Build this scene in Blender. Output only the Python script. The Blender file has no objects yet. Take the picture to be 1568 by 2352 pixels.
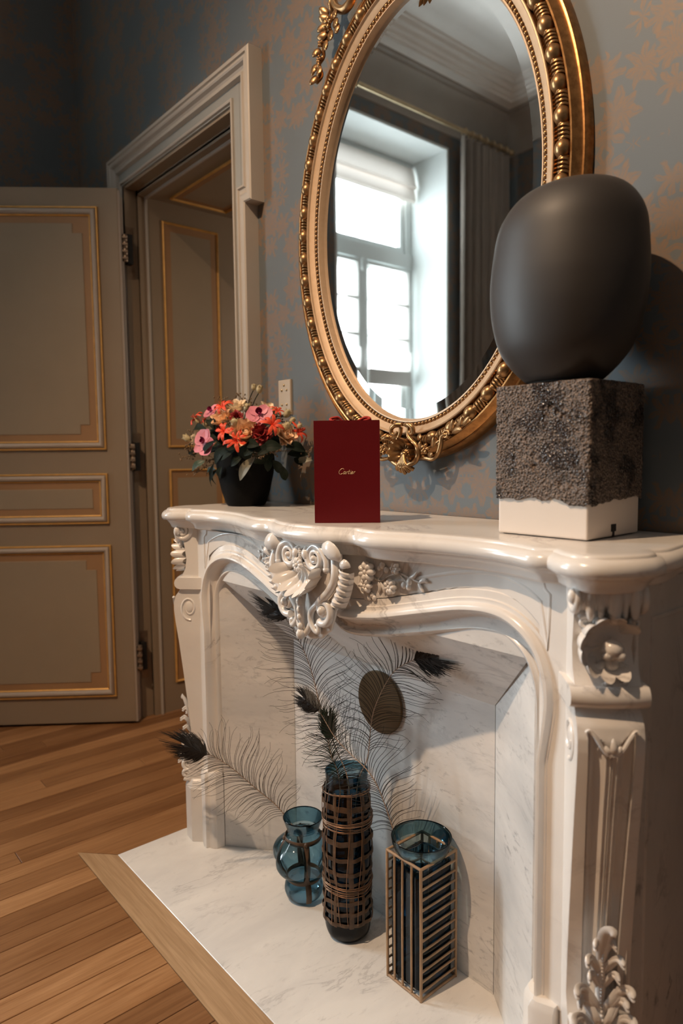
import bpy, math, random
from mathutils import Vector, Matrix
from math import sin, cos, pi, radians, sqrt

scene = bpy.context.scene
COL = scene.collection

# ------------------------------------------------------------------ camera
def setup_camera():
    f, yaw, pit, rol = 1584.22, radians(40.299), radians(4.7765), radians(-0.6395)
    F = Vector((-cos(yaw) * cos(pit), sin(yaw) * cos(pit), -sin(pit)))
    r = Vector((sin(yaw), cos(yaw), 0.0)); u = r.cross(F)
    r2 = cos(rol) * r + sin(rol) * u; u2 = -sin(rol) * r + cos(rol) * u
    cam = bpy.data.cameras.new('camera'); o = bpy.data.objects.new('camera', cam); COL.objects.link(o)
    m = Matrix((r2, u2, -F)).transposed().to_4x4(); m.translation = Vector((1.3, -1.375, 1.25))
    o.matrix_world = m
    cam.sensor_fit = 'VERTICAL'; cam.sensor_height = 36.0; cam.lens = f / 2352 * 36.0
    cam.clip_start = 0.02
    cam.dof.use_dof = True; cam.dof.focus_distance = 1.72; cam.dof.aperture_fstop = 2.4
    scene.camera = o
setup_camera()

# ------------------------------------------------------------------ world, lights, exposure
world = bpy.data.worlds.new('world'); scene.world = world; world.use_nodes = True
wb = world.node_tree.nodes['Background']; wb.inputs[0].default_value = (0.86, 0.94, 1.0, 1); wb.inputs[1].default_value = 5.0

def add_light(name, kind, loc, target, energy, color, **kw):
    d = bpy.data.lights.new(name, kind); o = bpy.data.objects.new(name, d); COL.objects.link(o)
    o.location = loc; o.rotation_euler = (Vector(target) - Vector(loc)).to_track_quat('-Z', 'Y').to_euler()
    d.energy = energy; d.color = color
    for k, v in kw.items(): setattr(d, k, v)
    return o
# daylight coming through the tall window of the left wall
add_light('window_daylight', 'AREA', (-3.0, -2.32, 2.25), (0.0, -2.32, 2.15), 800, (0.88, 0.945, 1.0), shape='RECTANGLE', size=1.35, size_y=2.7)
# warm spot lamp under the ceiling, aimed at the chimneypiece
add_light('ceiling_spot', 'SPOT', (0.05, -2.15, 3.9), (0.10, -0.2, 0.95), 540, (1.0, 0.69, 0.44), spot_size=radians(88), spot_blend=1.0, shadow_soft_size=0.03)
# a lamp in the hall beyond the open door
add_light('hall_lamp', 'POINT', (-0.75, 1.75, 2.0), (0, 0, 0), 26, (1.0, 0.86, 0.70), shadow_soft_size=0.15)
# unseen fill spot, added to wash the ceiling on the far side of the room
add_light('ceiling_fill', 'SPOT', (0.9, -2.6, 2.5), (0.1, -2.5, 4.1), 38, (1.0, 0.90, 0.78), spot_size=radians(105), spot_blend=0.7, shadow_soft_size=0.15)

scene.view_settings.view_transform = 'Standard'; scene.view_settings.look = 'None'
scene.view_settings.gamma = 1.0; scene.view_settings.use_curve_mapping = False
scene.view_settings.exposure = -0.48
scene.cycles.use_denoising = True
scene.cycles.max_bounces = 9; scene.cycles.diffuse_bounces = 4; scene.cycles.glossy_bounces = 5
scene.cycles.transparent_max_bounces = 40; scene.cycles.transmission_bounces = 6
scene.cycles.caustics_reflective = False; scene.cycles.caustics_refractive = False
scene.cycles.sample_clamp_indirect = 4.0

# ------------------------------------------------------------------ mesh helper
def V(*a): return Vector(a)
def lerp(a, b, t): return a + (b - a) * t
def interp(x, xs, ys):
    if x <= xs[0]: return ys[0]
    for i in range(len(xs) - 1):
        if x <= xs[i + 1]: return lerp(ys[i], ys[i + 1], (x - xs[i]) / (xs[i + 1] - xs[i]))
    return ys[-1]
def catmull(pts, n):
    pts = [Vector(p) for p in pts]; out = []
    for i in range(len(pts) - 1):
        p0 = pts[max(i - 1, 0)]; p1 = pts[i]; p2 = pts[i + 1]; p3 = pts[min(i + 2, len(pts) - 1)]
        for k in range(n):
            t = k / n
            out.append(0.5 * ((2 * p1) + (p2 - p0) * t + (2 * p0 - 5 * p1 + 4 * p2 - p3) * t * t + (3 * p1 - p0 - 3 * p2 + p3) * t ** 3))
    out.append(pts[-1]); return out

class MB:
    def __init__(s): s.v = []; s.f = []
    def add(s, vs, fs):
        b = len(s.v); s.v += [tuple(p) for p in vs]; s.f += [tuple(i + b for i in q) for q in fs]; return s
    def box(s, x0, x1, y0, y1, z0, z1):
        return s.add([(x0, y0, z0), (x1, y0, z0), (x1, y1, z0), (x0, y1, z0), (x0, y0, z1), (x1, y0, z1), (x1, y1, z1), (x0, y1, z1)],
                     [(0, 3, 2, 1), (4, 5, 6, 7), (0, 1, 5, 4), (1, 2, 6, 5), (2, 3, 7, 6), (3, 0, 4, 7)])
    def bar(s, a, b, w, t, nrm=(0, 0, 1)):
        a = Vector(a); b = Vector(b); T = (b - a).normalized(); N = Vector(nrm); S = T.cross(N).normalized() * (w / 2); N = S.cross(T).normalized() * (t / 2)
        vs = [a - S - N, a + S - N, a + S + N, a - S + N, b - S - N, b + S - N, b + S + N, b - S + N]
        return s.add(vs, [(0, 3, 2, 1), (4, 5, 6, 7), (0, 1, 5, 4), (1, 2, 6, 5), (2, 3, 7, 6), (3, 0, 4, 7)])
    def grid(s, P, wu=False, wv=False):
        nu = len(P); nv = len(P[0]); vs = [p for row in P for p in row]; fs = []
        for i in range(nu if wu else nu - 1):
            for j in range(nv if wv else nv - 1):
                fs.append((i * nv + j, ((i + 1) % nu) * nv + j, ((i + 1) % nu) * nv + (j + 1) % nv, i * nv + (j + 1) % nv))
        return s.add(vs, fs)
    def sweep(s, pts, w, t=None, nrm=None, sides=8, cap=True, closed=False):
        """elliptical section swept along pts; w, t half sizes (number, list or function of 0..1)"""
        pts = [Vector(p) for p in pts]; n = len(pts); P = []
        prevN = None
        for i, p in enumerate(pts):
            if closed: T = pts[(i + 1) % n] - pts[i - 1]
            else: T = pts[min(i + 1, n - 1)] - pts[max(i - 1, 0)]
            if T.length < 1e-9: T = Vector((0, 0, 1))
            T.normalize()
            if nrm is None:
                if prevN is None: prevN = T.orthogonal()
                N = prevN - T * prevN.dot(T)
            else:
                N = Vector(nrm[i] if isinstance(nrm, list) else nrm); N = N - T * N.dot(T)
            if N.length < 1e-6: N = T.orthogonal()
            N.normalize(); prevN = N; S = T.cross(N)
            q = i / max(n - 1, 1)
            ww = w(q) if callable(w) else (w[i] if isinstance(w, list) else w)
            tt = ww if t is None else (t(q) if callable(t) else (t[i] if isinstance(t, list) else t))
            P.append([p + S * (ww * cos(2 * pi * k / sides)) + N * (tt * sin(2 * pi * k / sides)) for k in range(sides)])
        b = len(s.v); s.grid(P, closed, True)
        if cap and not closed:
            s.f.append(tuple(b + k for k in range(sides))[::-1]); e = b + (n - 1) * sides; s.f.append(tuple(e + k for k in range(sides)))
        return s
    def lathe(s, prof, seg=32, c=(0, 0, 0), fn=None):
        P = []
        for r, z in prof:
            row = []
            for k in range(seg):
                a = 2 * pi * k / seg; rr = r if fn is None else fn(r, z, a)
                row.append((c[0] + rr * cos(a), c[1] + rr * sin(a), c[2] + z))
            P.append(row)
        b = len(s.v); s.grid(P, False, True)
        if prof[0][0] > 1e-4: s.f.append(tuple(b + k for k in range(seg))[::-1])
        if prof[-1][0] > 1e-4 and False: pass
        return s
    def ell(s, c, r, R=None, nu=10, nv=7):
        c = Vector(c); P = []
        for j in range(nv + 1):
            ph = -pi / 2 + pi * j / nv; row = []
            for i in range(nu):
                a = 2 * pi * i / nu; p = Vector((r[0] * cos(ph) * cos(a), r[1] * cos(ph) * sin(a), r[2] * sin(ph)))
                row.append(c + (R @ p if R is not None else p))
            P.append(row)
        return s.grid(P, False, True)
    def prism(s, poly, o, U, W, N, t):
        """polygon in (U, W) at o extruded along N by t"""
        o = Vector(o); U = Vector(U); W = Vector(W); N = Vector(N); n = len(poly)
        a = [o + U * p[0] + W * p[1] for p in poly]; b = [p + N * t for p in a]
        fs = [tuple(range(n))[::-1], tuple(range(n, 2 * n))] + [(i, (i + 1) % n, n + (i + 1) % n, n + i) for i in range(n)]
        return s.add(a + b, fs)
    def frame(s, o, U, W, N, u0, u1, w0, w1, prof):
        """mitred rectangular moulding: prof = [(inset, height)]"""
        o = Vector(o); U = Vector(U); W = Vector(W); N = Vector(N); P = []
        for d, h in prof:
            P.append([o + U * a + W * b + N * h for a, b in ((u0 + d, w0 + d), (u1 - d, w0 + d), (u1 - d, w1 - d), (u0 + d, w1 - d))])
        return s.grid(P, False, True)
    def build(s, name, mat, parent=None, smooth=35, kind=None, label=None):
        me = bpy.data.meshes.new(name); me.from_pydata(s.v, [], s.f); me.update()
        bm_fix(me)
        if smooth:
            me.shade_smooth(); me.set_sharp_from_angle(angle=radians(smooth))
        o = bpy.data.objects.new(name, me); COL.objects.link(o)
        if mat: me.materials.append(mat)
        if parent: adopt(o, parent)
        if kind: o['kind'] = kind
        if label: o['label'] = label
        return o
import bmesh
def bm_fix(me):
    bm = bmesh.new(); bm.from_mesh(me); bmesh.ops.remove_doubles(bm, verts=bm.verts, dist=1e-6)
    bmesh.ops.recalc_face_normals(bm, faces=bm.faces); bm.to_mesh(me); bm.free()
def adopt(o, parent):
    o.parent = parent; o.matrix_parent_inverse = Matrix.Translation(-parent.location) if parent.parent is None else Matrix.Identity(4)
def thing(name, label, cat, loc=(0, 0, 0), group=None):
    o = bpy.data.objects.new(name, None); COL.objects.link(o); o.location = loc; o.empty_display_size = 0.05
    o['label'] = label; o['category'] = cat
    if group: o['group'] = group
    return o
def tag(o, label, cat, group=None):
    o['label'] = label; o['category'] = cat
    if group: o['group'] = group
    return o
def offset_line(pts, d, closed=False):
    """2D polyline moved by d to the left, mitred"""
    n = len(pts); out = []
    for i in range(n):
        p = Vector(pts[i]); a = Vector(pts[i - 1]) if (i > 0 or closed) else None; b = Vector(pts[(i + 1) % n]) if (i < n - 1 or closed) else None
        ns = []
        if a is not None and (p - a).length > 1e-9: t = (p - a).normalized(); ns.append(Vector((-t.y, t.x)))
        if b is not None and (b - p).length > 1e-9: t = (b - p).normalized(); ns.append(Vector((-t.y, t.x)))
        m = sum(ns, Vector((0, 0))); m.normalize()
        c = max(m.dot(ns[0]), 0.45)
        out.append(p + m * (d / c))
    return out
def sub_bevel(o, w, seg=2):
    m = o.modifiers.new('bevel', 'BEVEL'); m.width = w; m.segments = seg; m.limit_method = 'ANGLE'; m.angle_limit = radians(40)

# ------------------------------------------------------------------ materials
def new_mat(name):
    m = bpy.data.materials.new(name); m.use_nodes = True; nt = m.node_tree; b = nt.nodes['Principled BSDF']; return m, nt, b
def N(nt, typ, **kw):
    n = nt.nodes.new(typ)
    for k, v in kw.items():
        if k.startswith('i_'): n.inputs[k[2:].replace('_', ' ')].default_value = v
        else: setattr(n, k, v)
    return n
def ramp(nt, stops, fac, interp='LINEAR'):
    r = nt.nodes.new('ShaderNodeValToRGB'); e = r.color_ramp.elements; r.color_ramp.interpolation = interp
    while len(e) > 1: e.remove(e[-1])
    e[0].position, e[0].color = stops[0][0], (*stops[0][1], 1)
    for p, c in stops[1:]:
        k = e.new(p); k.color = (*c, 1)
    nt.links.new(fac, r.inputs[0]); return r
def mixc(nt, fac, a, b, mode='MIX'):
    m = nt.nodes.new('ShaderNodeMix'); m.data_type = 'RGBA'; m.blend_type = mode; m.clamp_factor = True
    for sock, val in ((m.inputs[0], fac), (m.inputs[6], a), (m.inputs[7], b)):
        if hasattr(val, 'links') or hasattr(val, 'is_linked'): nt.links.new(val, sock)
        elif isinstance(val, (int, float)): sock.default_value = val
        else: sock.default_value = (*val, 1)
    return m.outputs[2]
def coords(nt, scale=(1, 1, 1), rot=(0, 0, 0)):
    tc = nt.nodes.new('ShaderNodeTexCoord'); mp = nt.nodes.new('ShaderNodeMapping'); nt.links.new(tc.outputs['Object'], mp.inputs[0])
    mp.inputs['Scale'].default_value = scale; mp.inputs['Rotation'].default_value = rot; return mp.outputs[0]
def noise(nt, vec, scale, detail=4, rough=0.55, dist=0.0):
    n = nt.nodes.new('ShaderNodeTexNoise'); n.inputs['Scale'].default_value = scale; n.inputs['Detail'].default_value = detail
    n.inputs['Roughness'].default_value = rough; n.inputs['Distortion'].default_value = dist
    if vec is not None: nt.links.new(vec, n.inputs['Vector'])
    return n
def bump(nt, b, h, strength=0.3, dist=0.01):
    bp = nt.nodes.new('ShaderNodeBump'); bp.inputs['Strength'].default_value = strength; bp.inputs['Distance'].default_value = dist
    nt.links.new(h, bp.inputs['Height']); nt.links.new(bp.outputs[0], b.inputs['Normal'])
def plain(name, col, rough=0.5, metal=0.0, var=0.0, vscale=6.0, bmp=0.0, bscale=60.0, spec=None, sheen=0.0):
    m, nt, b = new_mat(name); b.inputs['Roughness'].default_value = rough; b.inputs['Metallic'].default_value = metal
    if spec is not None: b.inputs['Specular IOR Level'].default_value = spec
    if sheen: b.inputs['Sheen Weight'].default_value = sheen
    vec = coords(nt)
    n = noise(nt, vec, vscale, 3)
    lo = tuple(max(c * (1 - var), 0) for c in col); hi = tuple(c * (1 + var) for c in col)
    r = ramp(nt, [(0.3, lo), (0.7, hi)], n.outputs['Fac']); nt.links.new(r.outputs[0], b.inputs['Base Color'])
    if bmp:
        n2 = noise(nt, vec, bscale, 3); bump(nt, b, n2.outputs['Fac'], bmp, 0.004)
    return m
def marble(name, base, vein, vscale=5.0, amount=0.5, rot=(0, 0, 0), stretch=(1, 1, 1), rough=0.22, specks=0.0, cloud=(0.9, 0.9, 0.9), sss=0.0):
    m, nt, b = new_mat(name); b.inputs['Roughness'].default_value = rough
    vec = coords(nt, stretch, rot)
    n1 = noise(nt, vec, vscale * 0.5, 5, 0.6, 0.4); c1 = ramp(nt, [(0.35, tuple(a * c for a, c in zip(base, cloud))), (0.62, base)], n1.outputs['Fac'])
    n2 = noise(nt, vec, vscale, 6, 0.62, 1.1)
    ab = N(nt, 'ShaderNodeMath', operation='SUBTRACT'); ab.inputs[1].default_value = 0.5; nt.links.new(n2.outputs['Fac'], ab.inputs[0])
    ab2 = N(nt, 'ShaderNodeMath', operation='ABSOLUTE'); nt.links.new(ab.outputs[0], ab2.inputs[0])
    v = ramp(nt, [(0.0, (1, 1, 1)), (0.012, (0.55,) * 3), (0.035, (0, 0, 0))], ab2.outputs[0])
    n3 = noise(nt, vec, vscale * 0.7, 2); gate = ramp(nt, [(0.5, (0, 0, 0)), (0.62, (1, 1, 1))], n3.outputs['Fac'])
    mul = N(nt, 'ShaderNodeMath', operation='MULTIPLY'); nt.links.new(v.outputs[0], mul.inputs[0]); nt.links.new(gate.outputs[0], mul.inputs[1])
    mul2 = N(nt, 'ShaderNodeMath', operation='MULTIPLY'); nt.links.new(mul.outputs[0], mul2.inputs[0]); mul2.inputs[1].default_value = amount
    col = mixc(nt, mul2.outputs[0], c1.outputs[0], vein)
    if specks:
        n4 = noise(nt, vec, vscale * 6, 4, 0.7, 0.3); n5 = noise(nt, vec, vscale * 0.9, 2)
        s1 = ramp(nt, [(0.555, (0, 0, 0)), (0.70, (1, 1, 1))], n4.outputs['Fac']); s2 = ramp(nt, [(0.42, (0, 0, 0)), (0.6, (1, 1, 1))], n5.outputs['Fac'])
        mm = N(nt, 'ShaderNodeMath', operation='MULTIPLY'); nt.links.new(s1.outputs[0], mm.inputs[0]); nt.links.new(s2.outputs[0], mm.inputs[1])
        m3 = N(nt, 'ShaderNodeMath', operation='MULTIPLY'); nt.links.new(mm.outputs[0], m3.inputs[0]); m3.inputs[1].default_value = specks
        col = mixc(nt, m3.outputs[0], col, vein)
    nt.links.new(col, b.inputs['Base Color'])
    if sss:
        b.inputs['Subsurface Weight'].default_value = sss; b.inputs['Subsurface Radius'].default_value = (0.01, 0.008, 0.006)
    return m
def wood(name, c_lo, c_hi, axis='Y', spread=0.35, rough=0.38, rnd=True):
    m, nt, b = new_mat(name); b.inputs['Roughness'].default_value = rough
    sc = {'Y': (16, 1.1, 16), 'X': (1.1, 16, 16), 'Z': (16, 16, 1.1)}[axis]
    tc = nt.nodes.new('ShaderNodeTexCoord'); oi = nt.nodes.new('ShaderNodeObjectInfo')
    ad = N(nt, 'ShaderNodeVectorMath', operation='ADD'); nt.links.new(tc.outputs['Object'], ad.inputs[0])
    ms = N(nt, 'ShaderNodeVectorMath', operation='SCALE'); ms.inputs[0].default_value = (7.3, 31.0, 3.1)
    if rnd: nt.links.new(oi.outputs['Random'], ms.inputs['Scale'])
    nt.links.new(ms.outputs[0], ad.inputs[1])
    mp = nt.nodes.new('ShaderNodeMapping'); mp.inputs['Scale'].default_value = sc; nt.links.new(ad.outputs[0], mp.inputs[0])
    n1 = noise(nt, mp.outputs[0], 2.2, 5, 0.6, 0.8)
    mp2 = nt.nodes.new('ShaderNodeMapping'); mp2.inputs['Scale'].default_value = tuple(s * 6 if s > 2 else s * 3 for s in sc); nt.links.new(ad.outputs[0], mp2.inputs[0])
    n2 = noise(nt, mp2.outputs[0], 2.0, 3, 0.6)
    r1 = ramp(nt, [(0.28, c_lo), (0.72, c_hi)], n1.outputs['Fac'])
    r2 = ramp(nt, [(0.35, (0.72, 0.68, 0.62)), (0.6, (1, 1, 1))], n2.outputs['Fac'])
    c = mixc(nt, 0.65, r1.outputs[0], r2.outputs[0], 'MULTIPLY')
    if rnd:
        r3 = ramp(nt, [(0.0, (1 - spread, 1 - spread * 1.15, 1 - spread * 1.3)), (0.55, (1, 1, 1)), (1.0, (1 + spread * .5, 1 + spread * .6, 1 + spread * .7))], oi.outputs['Random'])
        c = mixc(nt, 1.0, c, r3.outputs[0], 'MULTIPLY')
    nt.links.new(c, b.inputs['Base Color'])
    bump(nt, b, n2.outputs['Fac'], 0.08, 0.002)
    return m
def wallpaper(name):
    m, nt, b = new_mat(name); b.inputs['Roughness'].default_value = 0.5; b.inputs['Specular IOR Level'].default_value = 0.35
    tc = nt.nodes.new('ShaderNodeTexCoord'); sp = nt.nodes.new('ShaderNodeSeparateXYZ'); nt.links.new(tc.outputs['Object'], sp.inputs[0])
    xs = N(nt, 'ShaderNodeMath', operation='ADD'); nt.links.new(sp.outputs[0], xs.inputs[0]); nt.links.new(sp.outputs[1], xs.inputs[1])
    pu = N(nt, 'ShaderNodeMath', operation='PINGPONG'); nt.links.new(xs.outputs[0], pu.inputs[0]); pu.inputs[1].default_value = 0.17
    pv = N(nt, 'ShaderNodeMath', operation='PINGPONG'); nt.links.new(sp.outputs[2], pv.inputs[0]); pv.inputs[1].default_value = 0.31
    cb = nt.nodes.new('ShaderNodeCombineXYZ'); nt.links.new(pu.outputs[0], cb.inputs[0]); nt.links.new(pv.outputs[0], cb.inputs[1])
    # broad leaf clusters: rounded cells whose rims are lobed by an angular ripple
    vo = nt.nodes.new('ShaderNodeTexVoronoi'); vo.inputs['Scale'].default_value = 13.0; vo.inputs['Randomness'].default_value = 0.85
    nd = noise(nt, cb.outputs[0], 30, 2, 0.5); vm = N(nt, 'ShaderNodeVectorMath', operation='MULTIPLY_ADD')
    nt.links.new(nd.outputs['Color'], vm.inputs[0]); vm.inputs[1].default_value = (0.03, 0.03, 0); nt.links.new(cb.outputs[0], vm.inputs[2])
    nt.links.new(vm.outputs[0], vo.inputs['Vector'])
    # direction from the cell centre
    df = N(nt, 'ShaderNodeVectorMath', operation='SUBTRACT'); nt.links.new(vm.outputs[0], df.inputs[0]); nt.links.new(vo.outputs['Position'], df.inputs[1])
    s2 = nt.nodes.new('ShaderNodeSeparateXYZ'); nt.links.new(df.outputs[0], s2.inputs[0])
    at = N(nt, 'ShaderNodeMath', operation='ARCTAN2'); nt.links.new(s2.outputs[1], at.inputs[0]); nt.links.new(s2.outputs[0], at.inputs[1])
    m7 = N(nt, 'ShaderNodeMath', operation='MULTIPLY'); nt.links.new(at.outputs[0], m7.inputs[0]); m7.inputs[1].default_value = 7.0
    sn = N(nt, 'ShaderNodeMath', operation='SINE'); nt.links.new(m7.outputs[0], sn.inputs[0])
    rr = N(nt, 'ShaderNodeMath', operation='MULTIPLY_ADD'); nt.links.new(sn.outputs[0], rr.inputs[0]); rr.inputs[1].default_value = 0.11; nt.links.new(vo.outputs['Distance'], rr.inputs[2])
    leaf = ramp(nt, [(0.53, (1, 1, 1)), (0.60, (0, 0, 0))], rr.outputs[0])
    # fine veins drawn inside the leaves
    m15 = N(nt, 'ShaderNodeMath', operation='MULTIPLY'); nt.links.new(at.outputs[0], m15.inputs[0]); m15.inputs[1].default_value = 17.0
    sn2 = N(nt, 'ShaderNodeMath', operation='SINE'); nt.links.new(m15.outputs[0], sn2.inputs[0])
    vein = ramp(nt, [(0.6, (0, 0, 0)), (0.95, (0.45, 0.45, 0.45))], sn2.outputs[0])
    n2 = noise(nt, cb.outputs[0], 75, 3, 0.6); tex = ramp(nt, [(0.35, (0.0, 0.0, 0.0)), (0.65, (0.4, 0.4, 0.4))], n2.outputs['Fac'])
    f1 = N(nt, 'ShaderNodeMath', operation='SUBTRACT', use_clamp=True); nt.links.new(leaf.outputs[0], f1.inputs[0]); nt.links.new(vein.outputs[0], f1.inputs[1])
    f2 = N(nt, 'ShaderNodeMath', operation='SUBTRACT', use_clamp=True); nt.links.new(f1.outputs[0], f2.inputs[0]); nt.links.new(tex.outputs[0], f2.inputs[1])
    col = mixc(nt, f2.outputs[0], WP_FIELD, WP_LEAF); nt.links.new(col, b.inputs['Base Color'])
    wv = noise(nt, tc.outputs['Object'], 420, 2); bump(nt, b, wv.outputs['Fac'], 0.12, 0.001)
    return m
WP_FIELD = (0.122, 0.139, 0.149); WP_LEAF = (0.212, 0.139, 0.090)
def glass_tint(name, tint, gloss=0.06, rough=0.02, dens=1.0):
    m, nt, b = new_mat(name); nt.nodes.remove(b); out = nt.nodes['Material Output']
    tr = nt.nodes.new('ShaderNodeBsdfTransparent'); tr.inputs[0].default_value = (*tint, 1)
    gl = nt.nodes.new('ShaderNodeBsdfGlossy'); gl.inputs['Roughness'].default_value = rough; gl.inputs[0].default_value = (0.95, 0.98, 1, 1)
    lw = nt.nodes.new('ShaderNodeLayerWeight'); lw.inputs[0].default_value = 0.28
    # denser seen edge-on, as coloured glass is
    tn = mixc(nt, lw.outputs['Facing'], tint, tuple(t ** 3.2 for t in tint)); nt.links.new(tn, tr.inputs[0])
    mx = nt.nodes.new('ShaderNodeMixShader'); mm = N(nt, 'ShaderNodeMath', operation='MULTIPLY_ADD', use_clamp=True); nt.links.new(lw.outputs['Fresnel'], mm.inputs[0]); mm.inputs[1].default_value = 0.7; mm.inputs[2].default_value = gloss * .3
    nt.links.new(mm.outputs[0], mx.inputs[0]); nt.links.new(tr.outputs[0], mx.inputs[1]); nt.links.new(gl.outputs[0], mx.inputs[2]); nt.links.new(mx.outputs[0], out.inputs[0])
    return m
def sheer(name, col, clear=0.35, trans=0.55):
    m, nt, b = new_mat(name); nt.nodes.remove(b); out = nt.nodes['Material Output']
    tr = nt.nodes.new('ShaderNodeBsdfTransparent'); tr.inputs[0].default_value = (*col, 1)
    tl = nt.nodes.new('ShaderNodeBsdfTranslucent'); tl.inputs[0].default_value = (*col, 1)
    df = nt.nodes.new('ShaderNodeBsdfDiffuse'); df.inputs[0].default_value = (*col, 1)
    m1 = nt.nodes.new('ShaderNodeMixShader'); m1.inputs[0].default_value = trans; nt.links.new(df.outputs[0], m1.inputs[1]); nt.links.new(tl.outputs[0], m1.inputs[2])
    m2 = nt.nodes.new('ShaderNodeMixShader'); m2.inputs[0].default_value = clear; nt.links.new(m1.outputs[0], m2.inputs[1]); nt.links.new(tr.outputs[0], m2.inputs[2])
    nt.links.new(m2.outputs[0], out.inputs[0]); return m
def gold(name, base, rough=0.32, dark=(0.10, 0.05, 0.02), wear=0.45, metal=0.85):
    m, nt, b = new_mat(name); b.inputs['Metallic'].default_value = metal; b.inputs['Roughness'].default_value = rough
    vec = coords(nt); n = noise(nt, vec, 55, 4, 0.65); r = ramp(nt, [(0.36, tuple(lerp(x, y, wear) for x, y in zip(base, dark))), (0.6, base)], n.outputs['Fac'])
    nt.links.new(r.outputs[0], b.inputs['Base Color'])
    n2 = noise(nt, vec, 160, 2); bump(nt, b, n2.outputs['Fac'], 0.12, 0.001); return m

M = {}
M['wallpaper'] = wallpaper('damask_wallpaper')
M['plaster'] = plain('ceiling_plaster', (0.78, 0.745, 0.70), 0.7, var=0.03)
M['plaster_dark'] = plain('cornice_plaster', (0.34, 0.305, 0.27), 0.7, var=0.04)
M['white_paint'] = plain('window_paint', (0.66, 0.69, 0.68), 0.5, var=0.02)
M['door_paint'] = plain('greige_paint', (0.300, 0.228, 0.158), 0.45, var=0.05, vscale=2.0, bmp=0.04, bscale=40)
M['door_field'] = plain('pale_greige_paint', (0.330, 0.258, 0.178), 0.5, var=0.05, vscale=3.0)
M['door_tan'] = plain('tan_paint', (0.36, 0.20, 0.095), 0.5, var=0.06)
M['door_cream'] = plain('cream_moulding_paint', (0.46, 0.39, 0.33), 0.4, var=0.04)
M['casing'] = plain('casing_paint', (0.47, 0.42, 0.365), 0.38, var=0.04, vscale=4)
M['casing_grey'] = plain('grey_casing_paint', (0.33, 0.325, 0.30), 0.42, var=0.04, vscale=4)
M['gilt'] = plain('gilt_line', (0.80, 0.46, 0.14), 0.38, metal=0.35, var=0.12, vscale=30)
M['hinge'] = plain('hinge_steel', (0.30, 0.22, 0.16), 0.4, metal=0.7, var=0.2, vscale=40)
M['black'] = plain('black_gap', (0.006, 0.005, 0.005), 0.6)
M['oak'] = wood('floor_oak', (0.270, 0.122, 0.045), (0.415, 0.218, 0.098), 'Y', 0.40, 0.36)
M['oak_border'] = wood('border_oak', (0.43, 0.275, 0.150), (0.56, 0.38, 0.225), 'X', 0.1, 0.4)
M['subfloor'] = plain('subfloor', (0.02, 0.012, 0.008), 0.9)
M['marble'] = marble('white_marble', (0.84, 0.80, 0.755), (0.22, 0.19, 0.18), 5.5, 0.5, rough=0.2, cloud=(0.88, 0.88, 0.89))
M['marble_hearth'] = marble('hearth_marble', (0.83, 0.82, 0.80), (0.33, 0.32, 0.32), 7.0, 0.45, (0, 0, 0.6), (1.7, 0.6, 1), rough=0.3, specks=0.35, cloud=(0.86, 0.86, 0.87))
M['marble_fire'] = marble('firebox_marble', (0.82, 0.80, 0.775), (0.22, 0.22, 0.225), 6.0, 0.32, (0, 0.35, 0), (0.75, 0.75, 1.9), rough=0.34, specks=0.62, cloud=(0.76, 0.77, 0.785))
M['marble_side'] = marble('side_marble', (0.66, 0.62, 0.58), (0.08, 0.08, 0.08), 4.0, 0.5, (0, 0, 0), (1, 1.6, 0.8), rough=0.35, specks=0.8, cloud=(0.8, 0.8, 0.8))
M['gold'] = gold('antique_gold', (0.44, 0.255, 0.115), 0.34)
M['gold_pale'] = gold('pale_gold', (0.60, 0.425, 0.275), 0.5, (0.40, 0.25, 0.13), 0.2, 0.45)
M['gold_dark'] = gold('dark_gold', (0.44, 0.215, 0.075), 0.32, (0.12, 0.05, 0.015), 0.5)
# ================================================================== the room
X0, X1, Y0, Y1, ZC = -2.39, 2.75, -3.62, 0.0, 4.12
def struct(name, mb, mat, smooth=0, **kw): return mb.build(name, mat, None, smooth, 'structure', **kw)
DX0, DX1, DZ = -1.80, -0.865, 2.47          # doorway in the back wall
w = MB(); w.box(X0, DX0, 0, .2, 0, ZC); w.box(DX1, X1, 0, .2, 0, ZC); w.box(DX0, DX1, 0, .2, DZ, ZC)
struct('wall_back', w, M['wallpaper'])
WY0, WY1, WZ0, WZ1, WX = -2.885, -1.765, 0.72, 3.587, -2.80   # window recess
RB = .02; w = MB(); w.box(X0 - .1, X0, WY1 + RB, .2, 0, ZC); w.box(X0 - .1, X0, Y0 - .2, WY0 - RB, 0, ZC); w.box(X0 - .1, X0, WY0 - RB, WY1 + RB, WZ1 + RB, ZC); w.box(X0 - .1, X0, WY0 - RB, WY1 + RB, 0, WZ0 - RB)
struct('wall_left', w, M['wallpaper'])
w = MB(); w.box(X0 - .2, X1 + .2, Y0 - .12, Y0, 0, ZC); struct('wall_front', w, M['wallpaper'])
w = MB(); w.box(X1, X1 + .12, Y0 - .1, .2, 0, ZC); struct('wall_right', w, M['wallpaper'])
w = MB(); w.box(X0 - .2, X1 + .2, Y0 - .2, .3, ZC, ZC + .1); struct('ceiling', w, M['plaster'])
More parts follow.
